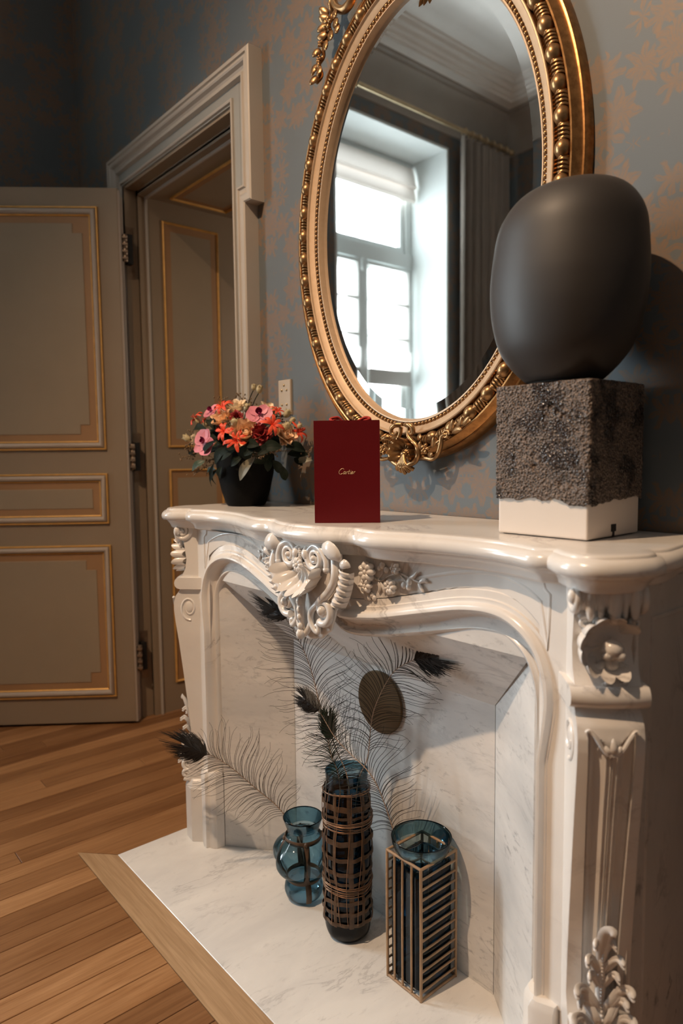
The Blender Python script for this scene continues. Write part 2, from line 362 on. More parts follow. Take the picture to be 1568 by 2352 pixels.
# plain frieze + stepped plaster cornice all round the room
def room_ring(prof):
    mb = MB(); P = []
    for d, z in prof: P.append([(X0 + d, Y0 + d, z), (X1 - d, Y0 + d, z), (X1 - d, Y1 - d, z), (X0 + d, Y1 - d, z)])
    mb.grid(P, False, True); return mb
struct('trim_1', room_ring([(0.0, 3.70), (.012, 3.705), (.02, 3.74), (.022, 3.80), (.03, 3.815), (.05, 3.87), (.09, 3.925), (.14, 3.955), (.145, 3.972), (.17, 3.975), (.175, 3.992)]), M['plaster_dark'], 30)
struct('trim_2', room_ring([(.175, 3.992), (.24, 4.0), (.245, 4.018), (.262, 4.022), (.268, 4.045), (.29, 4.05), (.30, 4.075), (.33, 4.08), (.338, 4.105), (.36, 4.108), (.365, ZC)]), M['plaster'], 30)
# ------------------------------------------------------------------ window seen in the mirror
r = MB()
XE = X0 + .004; r.box(WX - .12, XE, WY0 - RB + .0005, WY0, WZ0, WZ1 + RB); r.box(WX - .12, XE, WY1, WY1 + RB - .0005, WZ0, WZ1 + RB); r.box(WX - .12, XE, WY0, WY1, WZ1, WZ1 + RB - .0005); r.box(WX - .12, XE + .03, WY0 - RB + .0005, WY1 + RB - .0005, WZ0 - RB + .0005, WZ0)
struct('trim_3', r, M['white_paint'])
win = bpy.data.objects.new('window_1', None); COL.objects.link(win); win.location = (WX, (WY0 + WY1) / 2, WZ0); win['kind'] = 'structure'
wf = MB(); fx0, fx1 = WX - .03, WX + .03
wf.box(fx0, fx1, WY0, WY0 + .06, WZ0, WZ1); wf.box(fx0, fx1, WY1 - .06, WY1, WZ0, WZ1); wf.box(fx0, fx1, WY0, WY1, WZ1 - .06, WZ1); wf.box(fx0, fx1, WY0, WY1, WZ0, WZ0 + .07)
wf.box(fx0, fx1 + .015, WY0, WY1, 2.762, 2.873); wf.build('window_frame', M['white_paint'], win, 0)
ym = (WY0 + WY1) / 2
mu = MB(); mu.box(fx0, fx1 + .02, ym - .045, ym + .045, WZ0 + .07, 2.762); mu.lathe([(.02, 0), (.026, .02), (.018, .06), (.024, .09), (.012, .10), (0, .10)], 12, (fx1 + .02, ym, 2.66)); mu.build('mullion', M['white_paint'], win, 30)
for k, (a, b, z0, z1) in enumerate(((WY0 + .06, ym - .045, WZ0 + .07, 2.762), (ym + .045, WY1 - .06, WZ0 + .07, 2.762), (WY0 + .06, WY1 - .06, 2.873, WZ1 - .06))):
    s = MB(); s.frame((WX - .02, a, z0), (0, 1, 0), (0, 0, 1), (1, 0, 0), 0, b - a, 0, z1 - z0, [(0, 0), (0, .03), (.05, .03), (.055, .0), (0, 0)]); sash = s.build('sash', M['white_paint'], win, 0)
    g = MB(); g.box(WX - .012, WX - .008, a + .05, b - .05, z0 + .05, z1 - .05); g.build('pane', glass_tint('window_glass_%d' % k, (.96, .98, .98), .03) if k == 0 else bpy.data.materials['window_glass_0'], sash, 0)
M['blind'] = sheer('sheer_blind', (.90, .87, .84), .22, .45)
M['blind_hem'] = plain('blind_hem', (.45, .42, .39), .8)
def blind(y0, y1, ztop, zbot, label, folds):
    t = thing('roman_blind', label, 'blind', (WX + .05, (y0 + y1) / 2, ztop), 'roman blinds on the tall window')
    h = MB(); h.box(WX + .035, WX + .06, y0, y1, ztop - .025, ztop); h.build('headrail', M['white_paint'], t, 0)
    mb = MB(); P = []; n = 44
    for j in range(9):
        y = lerp(y0, y1, j / 8); row = []
        for i in range(n + 1):
            z = lerp(ztop - .02, zbot, i / n); ph = (i / n * folds) % 1.0
            row.append((WX + .055 + .018 * abs(sin(pi * ph)) ** .5 * (1.6 if i > n * .78 else .35), y, z))
        P.append(row)
    mb.grid(P); mb.build('fabric', M['blind'], t, 60)
    for k in range(1, folds):
        b = MB(); z = lerp(ztop - .02, zbot, k / folds); b.box(WX + .05, WX + .058, y0 + .005, y1 - .005, z - .008, z + .008); b.build('batten', M['blind_hem'], t, 0)
    h = MB(); h.box(WX + .05, WX + .075, y0, y1, zbot - .10, zbot + .02); h.build('hem', M['blind_hem'], t, 0)
    return t
blind(WY0 + .055, ym - .05, 2.745, 1.90, 'sheer roman blind pulled down over the lower right sash in the mirror, grey hem', 3)
blind(ym + .05, WY1 - .055, 2.745, 1.90, 'sheer roman blind over the lower left sash in the mirror, cut off by the frame', 3)
t = thing('roman_blind', 'folded cream roman blind bunched up above the clear top pane in the mirror', 'blind', (WX + .05, ym, 3.55), 'roman blinds on the tall window')
mb = MB(); P = []
M['blind_thick'] = sheer('folded_blind', (.86, .78, .72), 0.0, .035)
for j in range(9):
    y = lerp(WY0 + .02, WY1 - .02, j / 8)
    P.append([(WX + .05 + d, y, z) for d, z in ((0, 3.56), (.02, 3.54), (.04, 3.48), (.05, 3.42), (.065, 3.39), (.05, 3.375), (.035, 3.38), (.045, 3.34), (.05, 3.29), (.035, 3.27), (.02, 3.28), (.0, 3.30))])
mb.grid(P); mb.build('fabric', M['blind_thick'], t, 40)
h = MB(); h.box(WX + .03, WX + .055, WY0 + .02, WY1 - .02, 3.55, 3.583); h.build('headrail', M['white_paint'], t, 0)
# curtain rod + curtain
M['curtain'] = plain('taupe_curtain', (.235, .200, .168), .75, var=.06, sheen=.25)
M['brass'] = plain('brass', (.62, .48, .30), .3, metal=.8, var=.1, vscale=30)
rod = thing('curtain_rod', 'brass curtain rod high above the tall window, reflected in the mirror', 'curtain rod', (-2.25, -2.3, 3.69))
m = MB(); m.sweep([(-2.25, -1.15, 3.69), (-2.25, -3.50, 3.69)], .016, sides=12); m.build('pole', M['brass'], rod)
for y in (-1.13, -3.52): e = MB(); e.ell((-2.25, y, 3.69), (.026, .034, .026), nu=12, nv=8); e.build('finial', M['brass'], rod)
for y in (-1.2, -3.42): b = MB(); b.bar((-2.385, y, 3.69), (-2.25, y, 3.69), .02, .02); b.build('bracket', M['brass'], rod, 0)
for k in range(7):
    y = -2.93 - .085 * k; g = MB(); g.sweep([(-2.25 + .028 * cos(a), y, 3.685 + .028 * sin(a)) for a in [2 * pi * q / 16 for q in range(16)]], .005, sides=6, closed=True); g.build('ring', M['brass'], rod)
cu = MB(); P = []; random.seed(5)
for i in range(121):
    s = i / 120; row = []
    for j in range(24):
        q = j / 23; amp = lerp(.022, .045, q); ph = s * 7 * 2 * pi + .5 * sin(5 * s + 1.2 * q)
        row.append((-2.25 + amp * sin(ph) + .015 * sin(2.1 * ph), lerp(-2.890, -3.50, s) + .02 * q * cos(ph) + .04 * q * (.5 - s), lerp(3.648, .02, q)))
    P.append(row)
cu.grid(P)
tag(cu.build('curtain', M['curtain'], None, 60), 'heavy taupe curtain gathered beside the tall window, seen in the mirror', 'curtain')

# ------------------------------------------------------------------ floor: single planks
fl = bpy.data.objects.new('floor', None); COL.objects.link(fl); fl['kind'] = 'structure'
s = MB(); s.box(X0 - .8, X1 + .1, Y0 - .1, 2.8, -.10, -.014); s.build('subfloor', M['subfloor'], fl, 0)
random.seed(11)
HX0, HX1, HY = -0.747, 0.761, -0.578      # hearth slab
BX0, BX1, BY = HX0 - .098, HX1 + .098, -0.67
edges = [-.9037, -.8312, -.75, -.6709, -.5926, -.5266, -.4412, -.3631, -.2903]
while edges[0] > X0: edges.insert(0, edges[0] - .0767)
edges[0] = X0
while edges[-1] < X1: edges.append(edges[-1] + .0767)
edges[-1] = X1
def plank(x0, x1, y0, y1, mat='oak'):
    if y1 - y0 < .03 or x1 - x0 < .01: return
    g = .0009; mb = MB(); c = .0012
    P = []
    for d, z in ((g, -.013), (g, -c), (g + c, 0.0)):
        P.append([(x0 + d, y0 + d, z), (x1 - d, y0 + d, z), (x1 - d, y1 - d, z), (x0 + d, y1 - d, z)])
    mb.grid(P, False, True); mb.f.append((8, 9, 10, 11))
    mb.build('plank', M[mat], fl, 0)
for i in range(len(edges) - 1):
    x0, x1 = edges[i], edges[i + 1]; xm = (x0 + x1) / 2
    far = 0.62 if DX0 < xm < DX1 else 0.0
    cuts = []
    y = Y0 + random.uniform(.3, 1.3)
    while y < far - .35: cuts.append(y); y += random.uniform(1.1, 1.9)
    if abs(xm + .941) < .04: cuts = [-2.1, -.82]
    if abs(xm + 1.33) < .045: cuts = [-1.75, -.2335]
    ys = [Y0] + cuts + [far]
    for a, b in zip(ys, ys[1:]):
        if xm > BX0 and xm < BX1: b = min(b, BY)
        if b > a: plank(x0 if not (x0 < BX1 < x1) else x0, x1, a, b)
def slab(poly, name, mat, z=0.0):
    mb = MB(); n = len(poly); mb.add([(p[0], p[1], -.013) for p in poly] + [(p[0], p[1], z) for p in poly], [tuple(range(n, 2 * n))] + [(k, (k + 1) % n, n + (k + 1) % n, n + k) for k in range(n)]); return mb.build(name, mat, fl, 0)
slab([(BX0, BY), (BX1, BY), (HX1, HY - .001), (HX0, HY - .001)], 'border_plank', M['oak_border'], .0008)
slab([(BX0 + .002, BY + .004), (HX0 - .001, HY + .002), (HX0 - .001, 0), (BX0 + .002, 0)], 'border_plank', M['oak'], .0006)
slab([(BX1 - .002, BY + .004), (BX1 - .002, 0), (HX1 + .001, 0), (HX1 + .001, HY + .002)], 'border_plank', M['oak'], .0006)

# ------------------------------------------------------------------ door surround (eared casing)
cas = bpy.data.objects.new('trim_4', None); COL.objects.link(cas); cas['kind'] = 'structure'; cas.location = (-1.3, 0, 0)
xr, xl = -.748, -1.862; er = .041; zt, ze = 2.60, 2.105
outer = [(xr, 0), (xr, ze), (xr + er, ze), (xr + er, zt), (xl - er, zt), (xl - er, ze), (xl, ze), (xl, 0)]
prof = [(0, 0), (0, .052), (.004, .056), (.016, .056), (.018, .050), (.022, .050), (.030, .053), (.036, .050), (.043, .040), (.050, .036), (.058, .036), (.062, .042), (.068, .042), (.072, .034), (.074, .026)]
mb = MB(); mb.grid([[(p.x, -h, p.y) for p in offset_line(outer, d)] for d, h in prof])
mb.build('moulding', M['casing'], cas, 25)
inr = [(DX1 + .02, 0), (DX1 + .02, DZ - .0), (DX0 - .002, DZ), (DX0 - .002, 0)]
mb = MB()
mb.box(DX1 - .0, xr - .06, -.027, 0, 0, zt - .06); mb.box(xl + .06, DX0, -.027, 0, 0, zt - .06); mb.box(DX0, DX1, -.027, 0, DZ, zt - .06)
mb.box(xr - .075, xr - .03, -.026, 0, ze, zt - .06); mb.box(xl + .03, xl + .075, -.026, 0, ze, zt - .06)
mb.build('fascia', M['casing_grey'], cas, 0)
mb = MB(); st = [(0, .026), (0, .034), (.004, .036), (.010, .034), (.012, .030), (.014, .024)]
ip = [(DX1 + .018, 0), (DX1 + .018, DZ + .018), (DX0 - .018, DZ + .018), (DX0 - .018, 0)]
mb.grid([[(p.x, -h, p.y) for p in offset_line(ip, d)] for d, h in st]); mb.build('inner_bead', M['casing'], cas, 25)
mb = MB(); mb.bar((DX0 - .01, -.0275, DZ + .062), (DX1 + .035, -.0275, DZ + .062), .004, .004, (0, 1, 0)); mb.build('groove', M['door_tan'], cas, 0)
# jamb, two stop beads, reveal lining with panels
lin = bpy.data.objects.new('trim_5', None); COL.objects.link(lin); lin['kind'] = 'structure'; lin.location = (-1.3, .3, 0)
LY = .62; LX, RX, TZ = -1.764, -.90, 2.432
mb = MB()
mb.box(DX0 - .03, -1.785, -.026, .03, 0, TZ + .035); mb.box(-.88, DX1 + .0, -.02, .03, 0, TZ + .035); mb.box(DX0, DX1, -.02, .03, TZ + .025, DZ + .02)
mb.box(DX0 - .03, LX, .03, LY, 0, TZ + .04); mb.box(RX, DX1 + .03, .03, LY, 0, TZ + .04); mb.box(DX0, DX1, .03, LY, TZ, TZ + .05)
mb.build('lining', M['door_paint'], lin, 0)
for k, (d, y) in enumerate(((.0, .036), (-.018, .066))):
    a, b, z = -1.782 - d, -.885 + d, TZ + .018 + d
    mb = MB(); pr = [(-.006, 0), (-.006, .008), (-.003, .0105), (.003, .0105), (.006, .008), (.006, 0)]
    path = [(a, 0), (a, z), (b, z), (b, 0)]
    mb.grid([[(p.x, y + o, p.y) for p in offset_line(path, -h)] for o, h in pr]); mb.build('stop_bead', M['casing'], lin, 25)
def gilt_panel(par, o, U, W, Nn, u0, u1, w0, w1, band=.032, depth=0.0):
    """thin gilt moulding, tan painted band, paler field"""
    mb = MB(); mb.frame(o, U, W, Nn, u0, u1, w0, w1, [(0, 0), (.001, .007), (.005, .010), (.009, .006), (.011, .001)]); g = mb.build('gilt_moulding', M['gilt'], par, 25)
    mb = MB(); mb.frame(o, U, W, Nn, u0 + .010, u1 - .010, w0 + .010, w1 - .010, [(0, .0), (0, .0015), (band, .0015), (band, .0)]); mb.build('tan_band', M['door_tan'], par, 0)
    mb = MB(); d = .010 + band; mb.prism([(u0 + d, w0 + d), (u1 - d, w0 + d), (u1 - d, w1 - d), (u0 + d, w1 - d)], o, U, W, Nn, .0012); mb.build('field', M['door_field'], par, 0)
for w0, w1 in ((1.291, 2.345), (.925, 1.188), (.140, .852)): gilt_panel(lin, (LX, 0, 0), (0, 1, 0), (0, 0, 1), (1, 0, 0), .142, .44, w0, w1)
for w0, w1 in ((1.291, 2.345), (.925, 1.188), (.140, .852)): gilt_panel(lin, (RX, 0, 0), (0, 1, 0), (0, 0, 1), (-1, 0, 0), .142, .44, w0, w1)
gilt_panel(lin, (0, 0, TZ), (1, 0, 0), (0, 1, 0), (0, 0, -1), -1.70, -.965, .155, .455)
# closed far side of the doorway
HA, HB, HC = DX0 - 1.2, DX1 + .7, 2.6
d2 = MB(); d2.box(HA - .1, HA, LY, HC, 0, 3.2); d2.box(HB, HB + .1, LY, HC, 0, 3.2); d2.box(HA - .1, HB + .1, HC, HC + .1, 0, 3.2); d2.box(HA - .1, DX0 - .03, .2, LY, 0, 3.2); d2.box(DX1 + .03, HB + .1, .2, LY, 0, 3.2); d2.box(DX0 - .03, DX1 + .03, .2, LY, TZ + .05, 3.2); d2.box(HA - .1, HB + .1, LY, HC + .1, 3.2, 3.3); struct('wall_hall', d2, M['door_paint'])
# ------------------------------------------------------------------ the open door leaf
ang = radians(-127.34); U = Vector((cos(ang), sin(ang), 0)); NF = Vector((-sin(ang), cos(ang), 0))   # NF faces the camera side
HP = Vector((-1.7187, -.0727, 0))
door = bpy.data.objects.new('door_1', None); COL.objects.link(door); door.location = (HP.x, HP.y, 0); door['kind'] = 'structure'; door['label'] = 'open panelled door leaf in greige paint with gilt lines, swung into the room'
LW, LT = .89, .044
ZU = Vector((0, 0, 1))
mb = MB(); mb.prism([(.012, .012), (LW, .012), (LW, 2.431), (.012, 2.431)], HP - NF * LT, U, ZU, NF, LT); lf = mb.build('leaf', M['door_paint'], door, 0); sub_bevel(lf, .004)
mb = MB(); mb.sweep([HP + U * .012 - NF * .010 + ZU * .012, HP + U * .012 - NF * .010 + ZU * 2.42], .008, sides=10); mb.sweep([HP + U * .010 - NF * .031 + ZU * .012, HP + U * .010 - NF * .031 + ZU * 2.40], .010, sides=10); mb.build('edge_bead', M['door_cream'], door, 40)
def door_panel(u0, u1, w0, w1, notch):
    o = HP; par = MB()
    par.frame(o, U, ZU, NF, u0, u1, w0, w1, [(0, 0), (0, .010), (.002, .0125), (.006, .0125), (.008, .009)]); par.build('gilt_moulding', M['gilt'], door, 25)
    mb = MB(); mb.frame(o, U, ZU, NF, u0 + .008, u1 - .008, w0 + .008, w1 - .008, [(0, .004), (.002, .013), (.007, .0185), (.013, .020), (.019, .017), (.023, .010), (.025, .003)]); mb.build('cream_moulding', M['door_cream'], door, 40)
    mb = MB(); mb.frame(o, U, ZU, NF, u0 + .033, u1 - .033, w0 + .033, w1 - .033, [(0, 0), (0, .006), (.003, .008), (.006, .006), (.007, 0)]); mb.build('gilt_moulding', M['gilt'], door, 25)
    mb = MB(); mb.frame(o, U, ZU, NF, u0 + .039, u1 - .039, w0 + .039, w1 - .039, [(0, 0), (0, .0012), (.085, .0012)]); mb.build('tan_band', M['door_tan'], door, 0)
    d = .070; a, b, c, e = u0 + d, u1 - d, w0 + d, w1 - d; q = notch
    poly = [(a + q, c), (b - q, c), (b - q, c + q), (b, c + q), (b, e - q), (b - q, e - q), (b - q, e), (a + q, e), (a + q, e - q), (a, e - q), (a, c + q), (a + q, c + q)] if q else [(a, c), (b, c), (b, e), (a, e)]
    mb = MB(); mb.prism(poly, o, U, ZU, NF, .004); f = mb.build('field', M['door_field'], door, 0); sub_bevel(f, .0015, 1)
door_panel(.100, LW - .100, 1.283, 2.347, .042); door_panel(.100, LW - .100, .947, 1.176, 0); door_panel(.097, LW - .097, .138, .849, .045)
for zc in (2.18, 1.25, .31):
    hg = MB()
    for k in range(4):
        z = zc - .06 + .03 * k; hg.lathe([(.010, 0), (.011, .002), (.011, .026), (.010, .028), (0, .028)], 12, (-1.738, -.050, z))
        hg.bar((-1.738, -.050, z + .014), (-1.722, -.058, z + .014), .024, .008, (0, 0, 1))
    h = hg.build('hinge', M['hinge'], door, 40)
    pl = MB(); pl.box(-1.787, -1.7835, -.024, .012, zc - .12, zc + .11); p = pl.build('hinge_plate', M['hinge'], h, 0)
    kn = MB(); kn.box(-1.775, -1.74, -.036, -.012, zc - .065, zc + .065); kn.build('hinge_shade', M['black'], h, 0)  # black block standing in for the shade in the cavity beside the hinge
for y0, y1 in ((HX1 + .12, X1),):
    b = MB(); b.box(y0, y1, -.018, 0, 0, .14); b.box(y0, y1, -.012, 0, .14, .152); struct('baseboard_back', b, M['casing'])
b = MB(); b.box(X0, X0 + .018, WY1 + .05, 0, 0, .14); b.box(X0, X0 + .018, Y0, WY0 - .05, 0, .14); struct('baseboard_left', b, M['casing'])
# ================================================================== the marble chimneypiece
XC = .007
fp = thing('marble_fireplace', 'carved white marble chimneypiece with a serpentine shelf and scrolled arch on a marble hearth', 'fireplace', (XC, -.15, 0))
MA = M['marble']
def sym(pts): return [(XC - x, y) for x, y in reversed(pts)] + [(XC + x, y) for x, y in pts if x > 1e-6]
# --- hearth slab
h = MB(); P = []
for d, z in ((0, -.013), (0, .0), (.0015, .0015)): P.append([(HX0 + d, HY + d, z), (HX1 - d, HY + d, z), (HX1 - d, -.001, z), (HX0 + d, -.001, z)])
h.grid(P, False, True); h.f.append((8, 9, 10, 11)); h.build('hearth_slab', M['marble_hearth'], fp, 0)
# --- firebox lining: five slabs
MF = M['marble_fire']
def slab3(name, quad, back, mat):
    q = [Vector(p) for p in quad]; b = Vector(back); mb = MB()
    mb.add([*q, *[p + b for p in q]], [(0, 1, 2, 3), (7, 6, 5, 4), (0, 4, 5, 1), (1, 5, 6, 2), (2, 6, 7, 3), (3, 7, 4, 0)]); return mb.build(name, mat, fp, 0)
g = .0012
slab3('firebox_back', [(XC - .386 + g, -.15, .002), (XC + .372 - g, -.15, .002), (XC + .372 - g, -.15, .70), (XC - .386 + g, -.15, .70)], (0, .02, 0), MF)
for s in (1, -1):
    a = XC + (.372 if s > 0 else -.386); b = XC + s * .5715
    slab3('firebox_cheek', [(a, -.15, .002), (b, -.2975, .002), (b, -.2975, .93), (a, -.15, .93)], (s * .014, .014, 0), MF)
slab3('firebox_throat', [(XC - .385 + g, -.1505, .688), (XC + .371 - g, -.1505, .688), (XC + .56, -.297, .8695), (XC - .56, -.297, .8695)], (0, .01, .014), MF)
slab3('firebox_lintel', [(XC - .60, -.297, .866), (XC + .60, -.297, .866), (XC + .60, -.297, .935), (XC - .60, -.297, .935)], (0, .012, 0), MF)
# --- arch moulding
FX = [0, .06, .10, .15, .20, .27, .35, .43, .50, .56, .62, .66]; FY = [-.372, -.368, -.360, -.350, -.340, -.325, -.313, -.307, -.307, -.315, -.325, -.328]
def yf(x): return interp(abs(x - XC), FX, FY)
ap = catmull([(.580, .24, 0), (.580, .40, 0), (.580, .55, 0), (.580, .68, 0), (.580, .77, 0), (.575, .82, 0), (.556, .862, 0), (.527, .887, 0), (.485, .899, 0), (.42, .8945, 0), (.335, .875, 0), (.26, .857, 0), (.215, .847, 0), (.165, .840, 0), (.125, .836, 0), (.090, .840, 0), (.062, .858, 0), (.048, .885, 0)], 6)
ap = [(p.x, p.y) for p in ap]
apn = [(o - Vector(p)) / .001 for p, o in zip(ap, offset_line(ap, -.001))]
AP = [(-.004, .050), (-.004, .022), (-.001, .013), (.005, .009), (.010, .012), (.0125, .017), (.020, .017), (.030, .009), (.036, -.003), (.039, -.010), (.0405, -.0135), (.046, -.0175), (.053, -.0165), (.058, -.011), (.060, -.006), (.062, -.005), (.068, -.005), (.070, -.001), (.084, .0005), (.086, .004), (.090, .004)]
def arch_k(p): return interp(p[1], [.70, .87], [.50, 1.0]) if p[0] > .45 else 1.0
for s in (1, -1):
    mb = MB(); P = []
    for d, dy in AP:
        row = []
        for p, n in zip(ap, apn):
            k = arch_k(p); x = XC + s * (p[0] + n.x * d * k); row.append((x, yf(XC + s * p[0]) + dy, p[1] + n.y * d * k))
        P.append(row)
    mb.grid(P); mb.build('arch_moulding', MA, fp, 40)
# --- frieze field between arch and shelf
outer_pts = [(p[0] + n.x * .086 * arch_k(p), p[1] + n.y * .086 * arch_k(p)) for p, n in zip(ap, apn)]
def frieze_low(ax):
    if ax > .60: return .24
    best = [z for (x, z), (x2, z2) in zip(outer_pts, outer_pts[1:]) if min(x, x2) <= ax <= max(x, x2) and x > .10]
    return max(best) if best else .90
mb = MB(); P = []
for i in range(131):
    x = lerp(-.652, .652, i / 130); lo = frieze_low(abs(x)); P.append([(XC + x, yf(XC + x) + .0035, lerp(lo, 1.05, k / 6)) for k in range(7)])
mb.grid(P); mb.build('frieze', MA, fp, 40)
ol = [Vector((p[0] + n.x * .118 * arch_k(p), p[1] + n.y * .118 * arch_k(p))) for p, n in zip(ap, apn)]
for s in (1, -1):
    ring = [(.615, .975), (.615, 1.0), (.603, 1.008), (.600, 1.022), (.40, 1.022), (.24, 1.022), (.165, 1.022), (.15, 1.0), (.135, .95)]
    arcp = [(q.x, q.y) for q in ol if q.x < .600 and q.x > .135 and q.y > .88][::-1]
    pts = ring + arcp + [(.612, .90), (.615, .975)]
    dense = []
    for a, b in zip(pts, pts[1:]):
        n = max(1, int(math.hypot(a[0] - b[0], a[1] - b[1]) / .03)); dense += [(lerp(a[0], b[0], k / n), lerp(a[1], b[1], k / n)) for k in range(n)]
    mb = MB(); mb.sweep([(XC + s * x, yf(XC + s * x) + .0035, z) for x, z in dense], .0040, .0020, sides=6, closed=True, nrm=(0, -1, 0)); mb.build('panel_fillet', MA, fp, 50)
# --- plinth blocks of the arch legs
for s in (1, -1):
    pl = [(.643, -.300), (.643, -.339), (.613, -.351), (.600, -.350), (.596, -.341), (.582, -.336), (.573, -.326), (.570, -.300)]
    mb = MB(); P = []
    for d, z in ((0, .002), (0, .232), (-.003, .240), (-.006, .247)): P.append([(XC + s * (x + (.001 if x > .6 else -d)), y - d * (1 if y < -.31 else 0), z) for x, y in pl])
    mb.grid(P, False, True); mb.f.append(tuple(range(3 * len(pl), 4 * len(pl)))); mb.build('leg_plinth', MA, fp, 30)
# --- shelf
half = [(0, -.412), (.035, -.411), (.07, -.407), (.10, -.398), (.125, -.387), (.145, -.377), (.163, -.370), (.185, -.376), (.205, -.380), (.225, -.380), (.25, -.376), (.275, -.370), (.31, -.358), (.35, -.346), (.40, -.336), (.455, -.330), (.51, -.331), (.56, -.342), (.60, -.357), (.620, -.361), (.640, -.350), (.652, -.358), (.672, -.375), (.70, -.387), (.725, -.388), (.748, -.374), (.771, -.344), (.784, -.312), (.785, -.287), (.773, -.264), (.762, -.252), (.770, -.236), (.774, -.214), (.769, -.17), (.761, -.12), (.757, -.06), (.757, -.001)]
ol2 = sym(half)
SP = [(-.030, 1.0875), (-.006, 1.0875), (-.002, 1.0865), (.0, 1.0845), (.001, 1.0815), (.0045, 1.0805), (.010, 1.0775), (.0145, 1.072), (.0165, 1.065), (.0155, 1.057), (.011, 1.0515), (.003, 1.0495), (.0, 1.0495), (-.001, 1.046), (-.004, 1.043), (-.008, 1.038), (-.011, 1.031), (-.0125, 1.027), (-.015, 1.026), (-.0165, 1.024), (-.06, 1.024)]
mb = MB(); P = []
for d, z in SP:
    q = offset_line(ol2, -d); P.append([(p.x, min(p.y, -.001), z) for p in q])
mb.grid(P); n = len(ol2)
mb.f.append(tuple(range(n))); mb.f.append(tuple(range((len(SP) - 1) * n, len(SP) * n))[::-1])
mb.build('shelf', MA, fp, 45)
bk = MB(); bk.box(XC - .755, XC + .755, -.006, -.0005, 1.03, 1.0875); bk.build('shelf_back', MA, fp, 0)
# --- carving helpers
def spiral(c, A, B, r0, r1, turns, start=0.0, n=40, ex=1.0):
    c = Vector(c); A = Vector(A); B = Vector(B); out = []
    for i in range(n + 1):
        q = i / n; a = start + turns * 2 * pi * q; r = lerp(r0, r1, q ** ex); out.append(c + A * (r * cos(a)) + B * (r * sin(a)))
    return out
def flower(mb, c, A, B, Nn, r, petals=6, dome=.5):
    c = Vector(c); A = Vector(A); B = Vector(B); Nn = Vector(Nn)
    R = Matrix((A, B, Nn)).transposed()
    for k in range(petals):
        a = 2 * pi * k / petals; d = A * cos(a) + B * sin(a); e = -A * sin(a) + B * cos(a)
        Rk = Matrix((d, e, Nn)).transposed(); mb.ell(c + d * (r * .56) + Nn * (r * .28), (r * .46, r * .34, r * .36 * (dome + .5)), Rk, 8, 6)
    mb.ell(c + Nn * (r * .5), (r * .26, r * .26, r * .26), R, 8, 6)
def leafblob(mb, pts, w, t, nrm, sides=8):
    mb.sweep(catmull(pts, 4), lambda q: max(w * sin(pi * min(q * .92 + .08, 1)) ** .8, w * .06), lambda q: max(t * sin(pi * min(q * .92 + .08, 1)) ** .6, t * .1), nrm, sides)
def shell(mb, c, A, B, Nn, r, a0, a1, ribs, depth, r_in=.12, ruffle=.12):
    c = Vector(c); A = Vector(A); B = Vector(B); Nn = Vector(Nn); P = []; nu = ribs * 12
    for i in range(nu + 1):
        a = lerp(a0, a1, i / nu); rip = 2 * abs(sin(i / nu * ribs * pi)) ** .8 - 1; row = []
        for j in range(9):
            q = j / 8; rr = r * lerp(r_in, 1, q) * (1 + ruffle * rip * q * q)
            hgt = depth * (.45 + .9 * q * q * q - .55 * sin(pi * q)) + rip * depth * .28 * q
            row.append(c + A * (rr * cos(a)) + B * (rr * sin(a)) + Nn * hgt)
        row.append(row[-1] - Nn * (depth * .5)); row.append(row[-2] * .93 + c * .07 - Nn * (depth * 1.2)); P.append(row)
    mb.grid(P)
